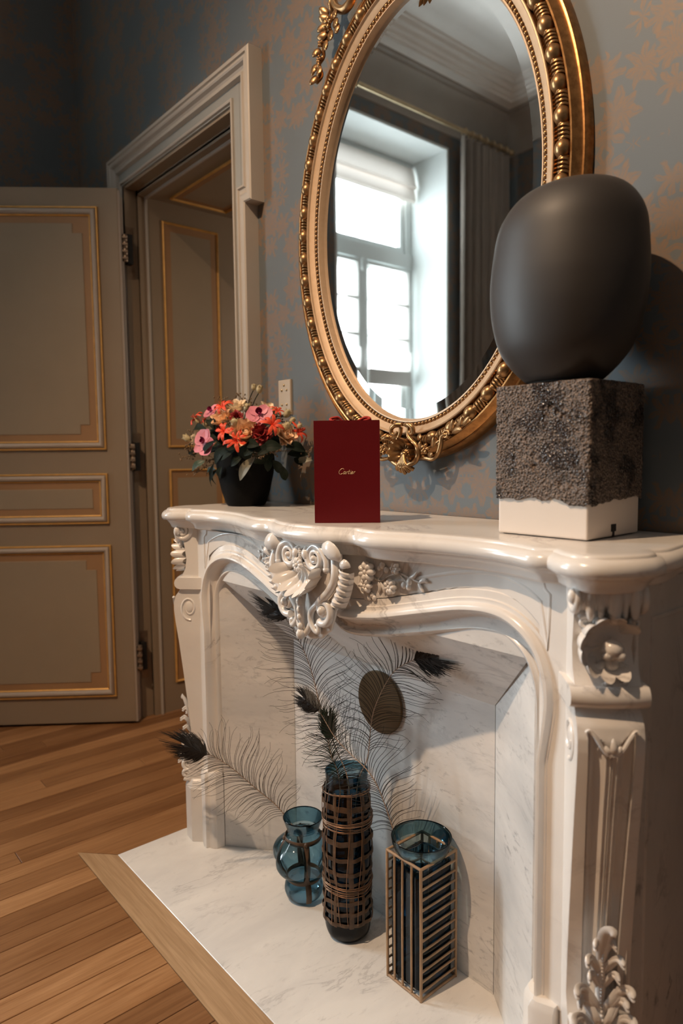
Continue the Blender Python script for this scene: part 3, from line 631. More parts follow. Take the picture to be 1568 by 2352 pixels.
# --- central cartouche
cart = MB(); cart.prism([(-.085, .845), (-.05, .82), (0, .808), (.05, .82), (.085, .845), (.118, .93), (.125, 1.0), (.12, 1.03), (-.12, 1.03), (-.125, 1.0), (-.118, .93)], (XC, -.377, 0), (1, 0, 0), (0, 0, 1), (0, -1, 0), .012)
cart = cart.build('cartouche', MA, fp, 0); sub_bevel(cart, .006, 3)
ca = lambda x, z, d=0.0: Vector((XC + x, -.389 - d, z))
XA, ZA, NA = Vector((1, 0, 0)), Vector((0, 0, 1)), Vector((0, -1, 0))
mb = MB(); shell(mb, ca(-.002, 1.0, .006), XA, ZA, NA, .078, radians(-172), radians(-6), 8, .030, .12, .055)
flower(mb, ca(-.004, .992, .018), XA, ZA, NA, .019, 9, .4); mb.build('shell', MA, cart, 50)
for s in (1, -1):
    k = lambda x, z, d=0.0: ca(s * x, z, d)
    A = XA * s
    mb = MB(); mb.sweep(spiral(k(.050, 1.012, .014), A, ZA, .029, .004, 1.6, radians(175) if 0 else radians(-200)), lambda q: lerp(.0085, .005, q), sides=8); mb.ell(k(.050, 1.012, .018), (.007, .008, .007))
    mb.sweep(catmull([k(.022, 1.022, .014), k(.045, 1.040, .012), k(.075, 1.034, .014), (k(.092, 1.012, .014)), k(.094, .992, .016)], 6), lambda q: .007 + .002 * sin(pi * q)); mb.ell(k(.094, .990, .016), (.009, .008, .009)); mb.build('scroll', MA, cart, 50)
    mb = MB(); mb.sweep(catmull([k(.112, 1.02, .006), k(.121, .99, .012), k(.116, .962, .014), k(.097, .938, .014), k(.075, .920, .014), k(.058, .905, .012)], 6), lambda q: .0105 - .004 * q, lambda q: .010); mb.build('c_scroll', MA, cart, 50)
    mb = MB(); P = []
    for i in range(41):
        q = i / 40; zz = lerp(1.0, .915, q); xi = .121 - .03 * q * q + .004; rip = sin(q * 6 * 2 * pi)
        P.append([k(xi + w * (.036 - .008 * q) * (1 + .10 * rip), zz - .012 * w + .003 * rip * w, .004 + .012 * sin(pi * w) + .007 * rip * w) for w in (0, .25, .5, .75, 1.0)] + [k(xi + .03, zz - .012, -.014)])
    mb.grid(P); mb.build('ruffle', MA, cart, 60)
    mb = MB(); mb.sweep(spiral(k(.072, .892, .008), A, ZA, .034, .006, 1.35, radians(-120), 44, .8), lambda q: lerp(.010, .006, q)); mb.ell(k(.072, .892, .012), (.011, .014, .012)); mb.build('volute', MA, cart, 50)
    mb = MB(); mb.sweep(catmull([k(.052, .905, .008), k(.030, .885, .010), k(.026, .862, .010), k(.040, .842, .010), k(.052, .838, .008), k(.053, .850, .008), k(.044, .853, .008)], 6), lambda q: .0085 - .003 * q); mb.sweep(catmull([k(.026, .858, .008), k(.014, .835, .010), k(.0, .822, .012)], 5), .0075); mb.build('pendant_scroll', MA, cart, 50)
    mb = MB(); leafblob(mb, [k(.075, 1.030, .010), k(.105, 1.040, .022), k(.132, 1.028, .020), k(.140, 1.012, .012)], .020, .008, NA); mb.build('leaf', MA, cart, 60); mb = MB(); leafblob(mb, [k(.012, 1.035, .010), k(.018, 1.02, .02), k(.022, 1.0, .016)], .010, .006, NA)
    mb.build('leaf', MA, cart, 60); mb = MB(); leafblob(mb, [k(.135, 1.000, .008), k(.152, 1.010, .012), k(.168, 1.004, .008)], .011, .006, NA); mb.build('leaf', MA, cart, 60)
    # trailing flowers
    ff = lambda x, z, d=.002: Vector((XC + s * x, yf(XC + s * x) + .004 - d, z))
    for i, (x, z, r, npet) in enumerate(((.172, .990, .024, 7), (.168, .958, .018, 6), (.231, .962, .018, 7), (.243, 1.003, .014, 6))):
        mb = MB(); flower(mb, ff(x, z, .004), XA * s, ZA, NA, r, npet, .9); mb.build('flower', MA, cart, 60)
    for x, z, r in ((.208, 1.006, .008), (.218, .997, .007), (.200, 1.0, .006), (.262, .968, .007), (.274, .966, .007), (.276, .977, .007), (.180, .937, .006), (.172, .930, .006), (.186, .931, .006)): mb = MB(); mb.ell(ff(x, z, .005), (r, r * .8, r * 1.1), None, 8, 6); mb.build('bud', MA, cart, 60)
    mb = MB()
    for pts in (((.185, .975), (.205, .972), (.225, .985), (.250, .992), (.275, .985), (.300, .978)), ((.195, .973), (.205, .988), (.207, 1.0)), ((.225, .985), (.240, .997)), ((.250, .99), (.262, .98), (.27, .97)), ((.17, .945), (.176, .935))):
        mb.sweep(catmull([ff(x, z, .003) for x, z in pts], 4), .0022, sides=6)
    for pts in (((.275, .985), (.287, .990), (.296, 1.002)), ((.30, .978), (.312, .984), (.322, .980)), ((.298, .976), (.306, .966), (.312, .958)), ((.196, .968), (.200, .955), (.196, .944)), ((.202, .968), (.210, .955), (.212, .944))):
        leafblob(mb, [ff(x, z, .004) for x, z in pts], .005, .003, NA, 6)
    mb.build('vine', MA, cart, 60)
mb = MB(); leafblob(mb, [ca(0, .93, .006), ca(0, .90, .018), ca(0, .865, .018), ca(0, .825, .010)], .012, .009, NA)
for z, r in ((.905, .010), (.885, .009), (.868, .008), (.845, .0075), (.826, .011)): mb.ell(ca(0, z, .022), (r, r, r * 1.2))
mb.build('pendant', MA, cart, 60); mb = MB()
for i in range(7): mb.ell(ca(0, 1.03 - .0045 * i, .018), (.005, .006, .003), None, 6, 4)
mb.build('bead_stem', MA, cart, 60)
# --- the two canted pilasters
def pilaster(s):
    c = Vector((XC + s * .728, -.325, 0)); n = Vector((s * .7071, -.7071, 0)); t = Vector((s * .7071, .7071, 0))
    q = lambda u, v, z: c + t * u + n * v + Vector((0, 0, z))
    Zv = Vector((0, 0, 1))
    body = [(-.004, 1.046), (-.006, 1.01), (-.012, .97), (-.018, .925), (-.013, .892), (-.002, .872), (.007, .864)]
    shaft = [(.003, .832), (.009, .820), (.021, .805), (.027, .785), (.0275, .762), (.024, .728), (.014, .655), (.003, .56), (-.008, .46), (-.016, .37), (-.019, .31), (-.012, .285), (-.005, .272), (-.004, .195)]
    HWD = .0535
    bow = lambda u, hw: .008 * (1 - (u / hw) ** 2)
    fk = lambda z: interp(z, [.31, .77], [.78, 1.0])
    def flute(a, z):
        """depth of the fluting; a = |u| before the downward taper"""
        if a > .0375: return 0.0
        top = .770 + .028 * min(1, a / .034); w_ = min(1, max(0, (top - z) / .008)) * min(1, max(0, (z - .30) / .03))
        d = -.009 if a > .034 else (-.006 - .011 * sin(pi * (a - .013) / .021) if a > .013 else -.0020 - .0045 * abs(sin(pi * (a - .0015) / .0075)) ** .7)
        return d * w_ * w_ * (3 - 2 * w_)
    def extr(prof, hw, name, back=-.09, par=None, nu=12, fl=False):
        mb = MB(); us = [lerp(-hw, hw, i / nu) for i in range(nu + 1)]
        if fl: hs = [.0015, .003, .005, .007, .009, .011, .013, .0165, .02, .0235, .027, .0305, .0338, .0342, .0372, .0378, .045, .0535]; us = [-h for h in hs[::-1]] + [0] + hs
        def uu(u, z):
            if not fl: return u
            k_ = fk(z); return u * k_ if abs(u) <= .0378 else math.copysign(lerp(.0378 * k_, hw, (abs(u) - .0378) / (hw - .0378)), u)
        P = [[q(-hw, back, z) for v, z in prof]] + [[q(uu(u, z), v + bow(uu(u, z), hw) + (flute(abs(u), z) if fl else 0), z) for v, z in prof] for u in us] + [[q(hw, back, z) for v, z in prof]]
        mb.grid(P); return mb.build(name, MA, par, 38)
    pil = extr(body, HWD, 'pilaster', par=fp)
    tor = [(-.09, .867), (.004, .867), (.012, .865), (.019, .858), (.0215, .849), (.0195, .840), (.013, .833), (.003, .830), (-.09, .830)]
    extr(tor, .0635, 'torus', par=pil)
    dz = [.195, .272, .285] + [.30 + .009 * i for i in range(1, 50)] + [.745 + .0035 * i for i in range(24)]
    sv = lambda z: interp(-z, [-k for _, k in shaft], [k for k, _ in shaft])
    extr([(sv(z), z) for z in [.832] + dz[::-1]], HWD, 'shaft', par=pil, nu=60, fl=True)
    # plinth with chamfered corners
    pp = [(-.074, -.085), (-.074, -.016), (-.040, .0115), (.040, .0115), (.074, -.016), (.074, -.085)]
    mb = MB(); mb.grid([[q(u * k, v - (1 - k) * .03, z) for u, v in pp] for k, z in ((1, .002), (1, .178), (.93, .186), (.86, .200), (.80, .204))], False, True); mb.f.append(tuple(range(4 * 6, 5 * 6))); mb.build('plinth', MA, pil, 20)
    # scrolls
    for u in (-HWD, HWD):
        sg = -1 if u < 0 else 1
        mb = MB(); mb.sweep(spiral(q(u, -.006, 1.014), n, Zv, .030, .004, 2.0, radians(120), 56, .9), lambda k: lerp(.0075, .0045, k)); mb.ell(q(u, -.006, 1.014), (.008, .008, .008)); mb.build('volute', MA, pil, 50)
        mb = MB(); mb.sweep(spiral(q(u, -.022, .768), n * .82, Zv * 1.15, .034, .013, 1.25, radians(-100), 44), .0035, sides=6); R = Matrix((n, Zv, t)).transposed(); mb.ell(q(u, -.022, .770), (.013, .019, .0035), R, 16, 6); mb.build('console_spiral', MA, pil, 50)
        mb = MB(); mb.sweep(spiral(q(u * .86, .000, .250), n, Zv, .024, .004, 1.9, radians(60), 50), lambda k: lerp(.008, .004, k)); mb.sweep(spiral(q(u * .9, .004, .218), n, -Zv, .019, .003, 1.7, radians(60), 40), lambda k: lerp(.007, .004, k)); mb.build('base_volute', MA, pil, 50)
    mb = MB(); mb.sweep([q(u, -.010 + bow(u, HWD), 1.014) for u in (-.05, -.03, 0, .03, .05)], .024, .024, sides=16); mb.build('scroll_roll', MA, pil, 50)
    mb = MB(); mb.sweep([q(u, -.006, .246) for u in (-.044, 0, .044)], .022, sides=14); mb.build('foot_roll', MA, pil, 50)
    # carved shell, mask, blossoms on the neck
    for u, w in ((-.034, .0085), (-.017, .006), (0.004, .0125), (.020, .006), (.036, .0085)):
        mb = MB(); mb.ell(q(u, .016, 1.006), (w, w, .036 if w > .01 else .030), None, 10, 8); mb.build('gadroon', MA, pil, 50)
    mb = MB(); mb.ell(q(-.059, .008, 1.016), (.010, .010, .014)); mb.build('gadroon', MA, pil, 50)
    for sg in (1, -1):
        mb = MB(); mb.sweep(spiral(q(sg * .040, .004, .972), t * sg, Zv, .011, .003, 1.3, radians(40), 24), lambda k: lerp(.0045, .003, k)); mb.build('scroll', MA, pil, 50)
    mb = MB(); shell(mb, q(.000, -.012, .932), t, Zv, n, .050, radians(30), radians(310), 9, .028, .12, .075); mb.build('shell', MA, pil, 50)
    mb = MB(); mb.ell(q(.004, .008, .928), (.019, .018, .017)); mb.ell(q(.014, .016, .919), (.010, .010, .008)); mb.ell(q(-.006, .016, .919), (.009, .009, .007)); mb.build('shell_boss', MA, pil, 50)
    mb = MB(); mb.ell(q(.006, .000, .902), (.012, .010, .012)); mb.build('pendant', MA, pil, 60); mb = MB(); leafblob(mb, [q(-.004, -.006, .905), q(-.014, .0, .896), q(-.026, -.003, .897)], .007, .005, n); mb.build('leaf', MA, pil, 60); mb = MB(); leafblob(mb, [q(.014, -.006, .905), q(.024, .0, .896), q(.034, -.003, .898)], .007, .005, n); mb.build('leaf', MA, pil, 60)
    mb = MB(); flower(mb, q(-.006, -.012, .882), t, Zv, n, .014, 6, .9); mb.build('flower', MA, pil, 60)
    for u, z, r in ((-.004, .868, .0055), (.004, .866, .005), (-.009, .8665, .005), (.026, .872, .005), (.020, .868, .0045), (.022, .879, .004)): mb = MB(); mb.ell(q(u, .006, z), (r, r, r), None, 8, 6); mb.build('bud', MA, pil, 60)
    mb = MB(); mb.sweep(catmull([q(.006, -.012, .895), q(.014, -.010, .885), q(.022, -.006, .876)], 4), .002, sides=6); mb.build('vine', MA, pil, 60)
    # fluted front of the console
    vs = lambda z: sv(z) + .008
    mb = MB(); mb.sweep(catmull([q(u, vs(z) + .002, z) for u, z in ((-.042, .797), (-.036, .800), (-.026, .789), (-.013, .768), (0, .762), (.013, .768), (.026, .789), (.036, .800), (.042, .797))], 4), .0035, sides=6, nrm=n)
    leafblob(mb, [q(0, vs(.77) + .002, .764), q(0, vs(.78) + .006, .774), q(0, vs(.79) + .003, .790)], .006, .003, n); leafblob(mb, [q(-.001, vs(.77) + .002, .764), q(-.009, vs(.775) + .004, .770), q(-.012, vs(.775) + .002, .778)], .005, .003, n, 6); leafblob(mb, [q(.001, vs(.77) + .002, .764), q(.009, vs(.775) + .004, .770), q(.012, vs(.775) + .002, .778)], .005, .003, n, 6); mb.build('scalloped_head', MA, pil, 60)
    # acanthus leaf climbing the foot
    for (z0, z1, u1, w, o) in ((.385, .428, .014, .008, .010), (.350, .400, .026, .0105, .014), (.325, .368, .021, .0085, .012), (.285, .345, .042, .0135, .018), (.268, .320, .036, .011, .014), (.240, .292, .046, .014, .016), (.225, .264, .040, .0105, .013)):
        for sg in (1, -1):
            lv = MB(); w2 = w * .72; A_ = q(sg * .003, vs(z0) + .002, z0)
            pts = catmull([A_, q(sg * u1 * .30, vs(z0) + .010, lerp(z0, z1, .40)), q(sg * u1 * .72, vs(z1) + .006 + o * .5, lerp(z0, z1, .82)), q(sg * u1, vs(z1) + .006 + o, z1), q(sg * (u1 + .004), vs(z1) + .010 + o * 1.5, z1 - .006)], 5)
            for off, ww in ((0, w2), (-.35, w2 * .6), (.35, w2 * .6)):
                lv.sweep([p + (t * (off * w * sin(pi * i / (len(pts) - 1)))) + Zv * (-abs(off) * .02 * (i / len(pts))) for i, p in enumerate(pts)], lambda k_, ww=ww: ww * (.35 + .65 * sin(pi * min(k_ * .9 + .1, 1)) ** .7) * (1 if k_ < .99 else .4), .0032, n, 8)
            lv.build('acanthus_lobe', MA, pil, 60)
    lv = MB(); leafblob(lv, [q(0, vs(.36) + .004, .36), q(0, vs(.40) + .012, .41), q(.002, vs(.44) + .020, .447), q(.008, vs(.45) + .030, .456), q(.012, vs(.45) + .035, .450)], .0135, .005, n); lv.sweep([q(0, vs(z) + .006, z) for z in (.22, .25, .30, .35, .40, .43)], lambda k: .013 * (1 - .6 * k), .007, n)
    lv.build('acanthus_leaf', MA, pil, 60)
    mb = MB()
    for k in range(26): z = .25 + .0065 * k; mb.ell(q(0, vs(z) + .0135, z), (.0034 - .00006 * k,) * 3, None, 6, 5)
    mb.build('bead_row', MA, pil, 60, 'stuff')
pilaster(1); pilaster(-1)
# --- return slabs between pilasters and wall
for s in (1, -1):
    mb = MB(); a, b = XC + s * .735, XC + s * .752; mb.box(min(a, b), max(a, b), -.285, -.001, .002, 1.03); mb.build('return_slab', M['marble_side'], fp, 0)
    mb = MB(); mb.frame((XC + s * .752, 0, 0), (0, 1, 0), (0, 0, 1), (s, 0, 0), -.23, -.03, .10, .97, [(0, 0), (.002, .003), (.008, .003), (.010, 0)]); mb.build('return_fillet', M['marble_side'], fp, 30)
# --- round bronze disc closing the flue hole
M['bronze'] = plain('bronze_disc', (.115, .070, .030), .42, metal=.45, var=.12, vscale=12)
mb = MB(); P = []
for r, y in ((.080, -.1505), (.0835, -.153), (.0835, -.156), (.081, -.1585), (.0, -.1592)): P.append([(XC + .002 + r * cos(2 * pi * k / 56), y, .597 + r * sin(2 * pi * k / 56)) for k in range(56)])
mb.grid(P, False, True); mb.build('flue_disc', M['bronze'], fp, 40, label='flat brown bronze disc on the firebox back')
# ================================================================== the oval gilt mirror
MC = Vector((.008, 0, 1.885)); EA, EB = .388, .545
mir = thing('oval_mirror', 'large oval mirror in an ornate antique gilt frame hung above the chimneypiece', 'mirror', (MC.x, 0, MC.z))
def em(th, d, h):
    c, s = cos(th), sin(th); n = Vector((c / EA, 0, s / EB)).normalized()
    return Vector((MC.x + EA * c, -h, MC.z + EB * s)) + n * d
def ering(prof, seg=144):
    mb = MB(); mb.grid([[em(2 * pi * k / seg, d, h) for k in range(seg)] for d, h in prof], False, True); return mb
ering([(-.004, .008), (-.001, .022), (.003, .028), (.006, .028), (.008, .024), (.017, .026), (.018, .031), (.021, .033), (.034, .039), (.0355, .043), (.0375, .045), (.0400, .044), (.0415, .040)]).build('inner_frame', M['gold_pale'], mir, 40)
ering([(.0415, .041), (.043, .032), (.048, .027), (.059, .026), (.072, .029), (.0765, .036)]).build('ornament_channel', M['gold_dark'], mir, 40)
ering([(.0765, .035), (.079, .041), (.083, .041), (.0865, .036), (.094, .026), (.0975, .024), (.1005, .028), (.104, .027), (.107, .021), (.109, .014), (.110, .0005)]).build('outer_frame', M['gold_dark'], mir, 40)
# bevelled silvered glass
gm, nt, b = new_mat('silvered_glass'); b.inputs['Metallic'].default_value = 1.0; b.inputs['Roughness'].default_value = .015
tc = coords(nt); nn = noise(nt, tc, 160, 2); rr = ramp(nt, [(.22, (.80, .80, .78)), (.26, (.90, .90, .885))], nn.outputs['Fac']); nt.links.new(rr.outputs[0], b.inputs['Base Color'])
g = MB(); seg = 144
inner = [em(2 * pi * k / seg, -.030, .0125) for k in range(seg)]; g.add(inner, [tuple(range(seg))]); g.build('mirror_glass', gm, mir, 0)
g = MB(); g.grid([inner, [em(2 * pi * k / seg, .002, .0114) for k in range(seg)]], False, True); g.build('glass_bevel', gm, mir, 60)
bkb = MB(); bkb.prism([(em(2 * pi * k / 72, .07, 0).x, em(2 * pi * k / 72, .07, 0).z) for k in range(72)], (0, -.001, 0), (1, 0, 0), (0, 0, 1), (0, -1, 0), .007); bkb.build('backboard', M['oak'], mir, 0)
def arc_params(d, n):
    th = [2 * pi * k / 1440 for k in range(1441)]; L = [0.0]
    for a, c in zip(th, th[1:]): L.append(L[-1] + (em(c, d, 0) - em(a, d, 0)).length)
    out = []; j = 0
    for k in range(n):
        t = L[-1] * k / n
        while L[j + 1] < t: j += 1
        out.append(lerp(th[j], th[j + 1], (t - L[j]) / (L[j + 1] - L[j])))
    return out
mb = MB()
for th in arc_params(.0125, 232): mb.ell(em(th, .0125, .028), (.0054,) * 3, None, 8, 5)
mb.build('bead_row', M['gold'], mir, 60, 'stuff')
def frame_at(th, d, h):
    T = (em(th + .01, d, h) - em(th - .01, d, h)).normalized(); Nn = Vector((0, -1, 0)); S = Nn.cross(T).normalized()
    return em(th, d, h), T, S, Nn
egg = MB(); egg.ell((0, 0, 0), (.0210, .0180, .0185), None, 14, 9); egg_me = None
rib = MB()
for k, o in enumerate((-.0135, -.005, .0035, .012)):
    pts = [(o - .005, -.016, -.004), (o - .001, -.012, .006), (o + .001, -.003, .011), (o + .002, .006, .009), (o + .006, .014, -.002)]
    rib.sweep(catmull(pts, 3), lambda q: .0036 - .001 * abs(q - .5), .0036, (0, 0, 1), 6)
collar = [(-.0175, -.012, -.002), (-.016, 0, .013), (-.0175, .012, -.002)]; rib.sweep(catmull(collar, 4), .003, sides=6)
collar = [(.0175, -.012, -.002), (.016, 0, .013), (.0175, .012, -.002)]; rib.sweep(catmull(collar, 4), .003, sides=6)
me_o = me_r = None; nO = 49
for i, th in enumerate(arc_params(.0595, nO)):
    th2 = arc_params.__dict__.setdefault('half', None) or arc_params.__dict__.update(half=arc_params(.0595, nO * 2)) or arc_params.__dict__['half']
    for kind, tt in (('ovule', th2[2 * i]), ('rib_ornament', th2[2 * i + 1])):
        p, T, S, Nn = frame_at(tt, .0595, .037 if kind == 'ovule' else .033)
        R = Matrix((T, S, Nn)).transposed().to_4x4(); R.translation = p
        if kind == 'ovule':
            if me_o is None: o = egg.build('ovule', M['gold'], None, 60); me_o = o.data
            else: o = bpy.data.objects.new('ovule', me_o); COL.objects.link(o)
        else:
            if me_r is None: o = rib.build('rib_ornament', M['gold'], None, 60); me_r = o.data
            else: o = bpy.data.objects.new('rib_ornament', me_r); COL.objects.link(o)
        o.parent = mir; o.matrix_parent_inverse = Matrix.Translation(-mir.location); o.matrix_basis = R
# crest at the foot: shell between scrolls
GX, GZ, GN = Vector((1, 0, 0)), Vector((0, 0, 1)), Vector((0, -1, 0))
k = lambda x, z, h=.055: Vector((MC.x + x, -h, z))
cr = MB(); shell(cr, k(-.002, 1.252, .050), GX, GZ, GN, .038, radians(-40), radians(220), 9, .020, .18, .07); cr.ell(k(-.002, 1.250, .058), (.012, .008, .008)); cr = cr.build('foot_crest', M['gold'], mir, 55)
for s in (1, -1):
    q = lambda x, z, h=.055: k(s * x, z, h)
    mb = MB(); mb.sweep(catmull([q(.010, 1.326, .06), q(.024, 1.326, .068), q(.038, 1.318, .068), q(.040, 1.305, .066), q(.029, 1.301, .064), q(.022, 1.308, .062)], 6), lambda t: .0075 - .003 * t)
    mb.sweep(catmull([q(.014, 1.320, .056), q(.016, 1.298, .060), q(.028, 1.284, .060), q(.044, 1.272, .060), q(.052, 1.252, .060), q(.044, 1.232, .060), q(.024, 1.222, .062), q(.004, 1.214, .062)], 6), lambda t: .0055 + .0025 * t); mb.build('scroll', M['gold'], cr, 50)
    mb = MB(); mb.sweep(catmull([q(.150, 1.288, .05), q(.141, 1.296, .056), q(.130, 1.290, .058), q(.128, 1.275, .058), q(.118, 1.252, .056), q(.096, 1.236, .052), q(.070, 1.238, .050), q(.044, 1.244, .052)], 6), lambda t: .0068 - .0028 * abs(t - .5) * 2, .006); mb.sweep(spiral(q(.143, 1.296, .056), GX * s, GZ, .012, .003, 1.2, 0, 24), .0035); mb.build('c_scroll', M['gold'], cr, 50)
    mb = MB()
    for pts in (((.050, 1.285), (.060, 1.293), (.072, 1.290)), ((.095, 1.268), (.108, 1.276), (.112, 1.290)), ((.085, 1.252), (.098, 1.246), (.110, 1.250)), ((.165, 1.300), (.186, 1.308), (.205, 1.306)), ((.180, 1.312), (.196, 1.324), (.205, 1.338)), ((.19, 1.318), (.210, 1.325), (.228, 1.336)), ((.155, 1.306), (.168, 1.318), (.176, 1.332)), ((.05, 1.262), (.062, 1.27), (.066, 1.28))):
        leafblob(mb, [q(x, z, .058 + .006 * j) for j, (x, z) in enumerate(pts)], .0085, .004, GN)
    flower(mb, q(.078, 1.262, .058), GX, GZ, GN, .015, 5, .6); mb.sweep(catmull([q(.055, 1.26, .05), q(.09, 1.268, .05), q(.13, 1.290, .05), q(.17, 1.306, .05), q(.215, 1.330, .048)], 5), .003, sides=6); mb.build('spray', M['gold'], cr, 55)
mb = MB()
for j, a in enumerate((-28, -14, 0, 14, 28)):
    a = radians(a); mb.sweep(catmull([k(0, 1.246, .060), k(.010 * sin(a) * 2, 1.226, .066), k(.050 * sin(a), 1.206 + .004 * abs(j - 2), .062), k(.062 * sin(a), 1.198 + .005 * abs(j - 2), .054)], 5), lambda t: .0065 - .001 * t, .006)
mb.build('tail_leaf', M['gold'], cr, 50)
# floral garland descending from the top crest, both sides
gar = MB(); top = k(0, 2.47, .05); shell(gar, k(0, 2.53, .05), GX, GZ, GN, .07, radians(-20), radians(200), 9, .03, .15, .08)
gar = gar.build('head_crest', M['gold'], mir, 55)
mb = MB()
for a in (-50, -25, 0, 25, 50): mb = MB(); leafblob(mb, [k(.0, 2.50, .06), k(.02 * sin(radians(a)), 2.46, .07), k(.05 * sin(radians(a)), 2.418 + .0002 * abs(a), .066)], .012, .008, GN); mb.build('tail_leaf', M['gold'], gar, 50)
for s in (-1, 1):
    q = lambda x, z, h=.048: Vector((MC.x + s * (-x + .008 * 0 - .0), -h, z))
    vine = [(-.292, 2.545), (-.293, 2.526), (-.300, 2.496), (-.300, 2.470), (-.312, 2.448), (-.328, 2.427), (-.342, 2.405), (-.348, 2.380), (-.352, 2.356), (-.362, 2.336)]
    mb = MB(); mb.sweep(catmull([q(x, z, .045 + .012 * ((i % 2) * 2 - 1) * .5) for i, (x, z) in enumerate(vine)], 5), .0065, sides=8)
    mb.sweep(catmull([q(-.288, 2.545), q(-.272, 2.505), q(-.242, 2.482), q(-.212, 2.486), q(-.200, 2.51), q(-.2, 2.56)], 6), lambda t: .012, .010); mb.sweep(catmull([q(-.30, 2.52), q(-.275, 2.54), q(-.255, 2.56)], 5), .008); mb.build('vine', M['gold'], gar, 50)
    mb = MB(); flower(mb, q(-.294, 2.466, .056), GX, GZ, GN, .019, 5, .5); mb.build('blossom', M['gold'], gar, 55)
    mb = MB(); flower(mb, q(-.345, 2.392, .05), GX, GZ, GN, .012, 5, .8); flower(mb, q(-.332, 2.43, .054), GX, GZ, GN, .012, 5, .8); mb.build('blossom', M['gold'], gar, 55)
    for pts in (((-.302, 2.50), (-.318, 2.508), (-.328, 2.522)), ((-.302, 2.492), (-.318, 2.492), (-.330, 2.498)), ((-.305, 2.462), (-.325, 2.468), (-.338, 2.460)), ((-.310, 2.455), (-.322, 2.446), (-.34, 2.445)), ((-.298, 2.448), (-.286, 2.430), (-.272, 2.416)), ((-.285, 2.478), (-.268, 2.478), (-.254, 2.466)), ((-.282, 2.458), (-.264, 2.455), (-.250, 2.440)), ((-.27, 2.45), (-.258, 2.436), (-.252, 2.420)), ((-.322, 2.428), (-.310, 2.414), (-.300, 2.396)), ((-.340, 2.41), (-.352, 2.412), (-.362, 2.402)), ((-.350, 2.375), (-.362, 2.372), (-.366, 2.352)), ((-.350, 2.37), (-.340, 2.356), (-.338, 2.340)), ((-.356, 2.350), (-.368, 2.342), (-.376, 2.330))):
        mb = MB(); leafblob(mb, [q(x, z, .05 + .007 * j) for j, (x, z) in enumerate(pts)], .0135, .006, GN); mb.build('leaf', M['gold'], gar, 55)
# ------------------------------------------------------------------ wall plate
wp = thing('wall_plate', 'beige rectangular wall plate with small round studs on the blue wallpaper above the bouquet', 'wall plate', (-.60, 0, 1.385))
M['beige'] = plain('beige_plate', (.52, .43, .33), .35, var=.03)
mb = MB(); mb.frame((-.635, 0, 1.384), (1, 0, 0), (0, 0, 1), (0, -1, 0), 0, .0685, 0, .116, [(0, 0), (0, .006), (.002, .0085), (.03, .009)]); mb.f.append((12, 13, 14, 15)); mb.build('plate', M['beige'], wp, 0)
for x, z in ((.034, .098), (.021, .082), (.048, .082), (.021, .034), (.048, .034)):
    mb = MB(); mb.ell((-.635 + x, -.010, 1.384 + z), (.0042, .003, .0042)); mb.build('stud', M['brass'], wp, 60)
# ------------------------------------------------------------------ red paper bag
M['red'] = plain('red_card', (.118, .0024, .0052), .48, spec=.25, var=.05, vscale=8, bmp=.05, bscale=220)
M['red_dark'] = plain('red_card_side', (.10, .004, .007), .5)
M['cord'] = plain('red_cord', (.42, .022, .012), .7, bmp=.4, bscale=300)
M['gold_ink'] = plain('gold_ink', (.78, .55, .32), .35, metal=.4)
A0 = Vector((.0116, -.3658, 1.088)); BU = Vector((.692, .722, 0)).normalized(); BN = Vector((BU.y, -BU.x, 0)); BWD, BH, BD = .1552, .2415, .072
bag = thing('paper_bag', 'dark red upright paper bag with gold script on the front, standing on the marble shelf', 'bag', A0)
bq = lambda u, d, z: A0 + BU * u - BN * d + Vector((0, 0, z))
mb = MB(); t_ = .0012
outer_ = [(0, 0), (BWD, 0), (BWD, BD * .5), (BWD, BD), (0, BD), (0, BD * .5)]
P = []
for z in (0, BH * .5, BH):
    pin = .010 * z / BH; P.append([bq(u + (pin if (i == 5) else -pin if i == 2 else 0), d, z) for i, (u, d) in enumerate(outer_)])
for z in (BH - .0005, .004):
    pin = .010 * z / BH; P.append([bq(u + (t_ if u < .01 else -t_) + (pin if (i == 5) else -pin if i == 2 else 0), d + (t_ if d < .01 else -t_ if d > BD * .9 else 0), z) for i, (u, d) in enumerate(outer_)])
mb.grid(P, False, True); mb.f.append(tuple(range(6))[::-1]); mb.f.append(tuple(range(24, 30))); mb.build('body', M['red'], bag, 0)
for d in (.0035, BD - .0035):
    mb = MB(); u0, u1 = BWD * .30, BWD * .70
    mb.sweep(catmull([bq(u0, d + .002, BH - .03), bq(u0 - .002, d + .004, BH - .004), bq(u0 - .008, d + .014, BH + .004), bq(u0 + .010, d + .02, BH + .008), bq(u0 + .022, d + .022, BH - .006), bq(BWD * .5, d + .022, BH - .022), bq(u1 - .012, d + .022, BH - .006), bq(u1 + .012, d + .018, BH + .007), bq(u1 + .024, d + .010, BH + .003), bq(u1 + .004, d + .004, BH - .006), bq(u1, d + .002, BH - .03)], 6), .0032, sides=8); mb.build('cord_handle', M['cord'], bag, 60)
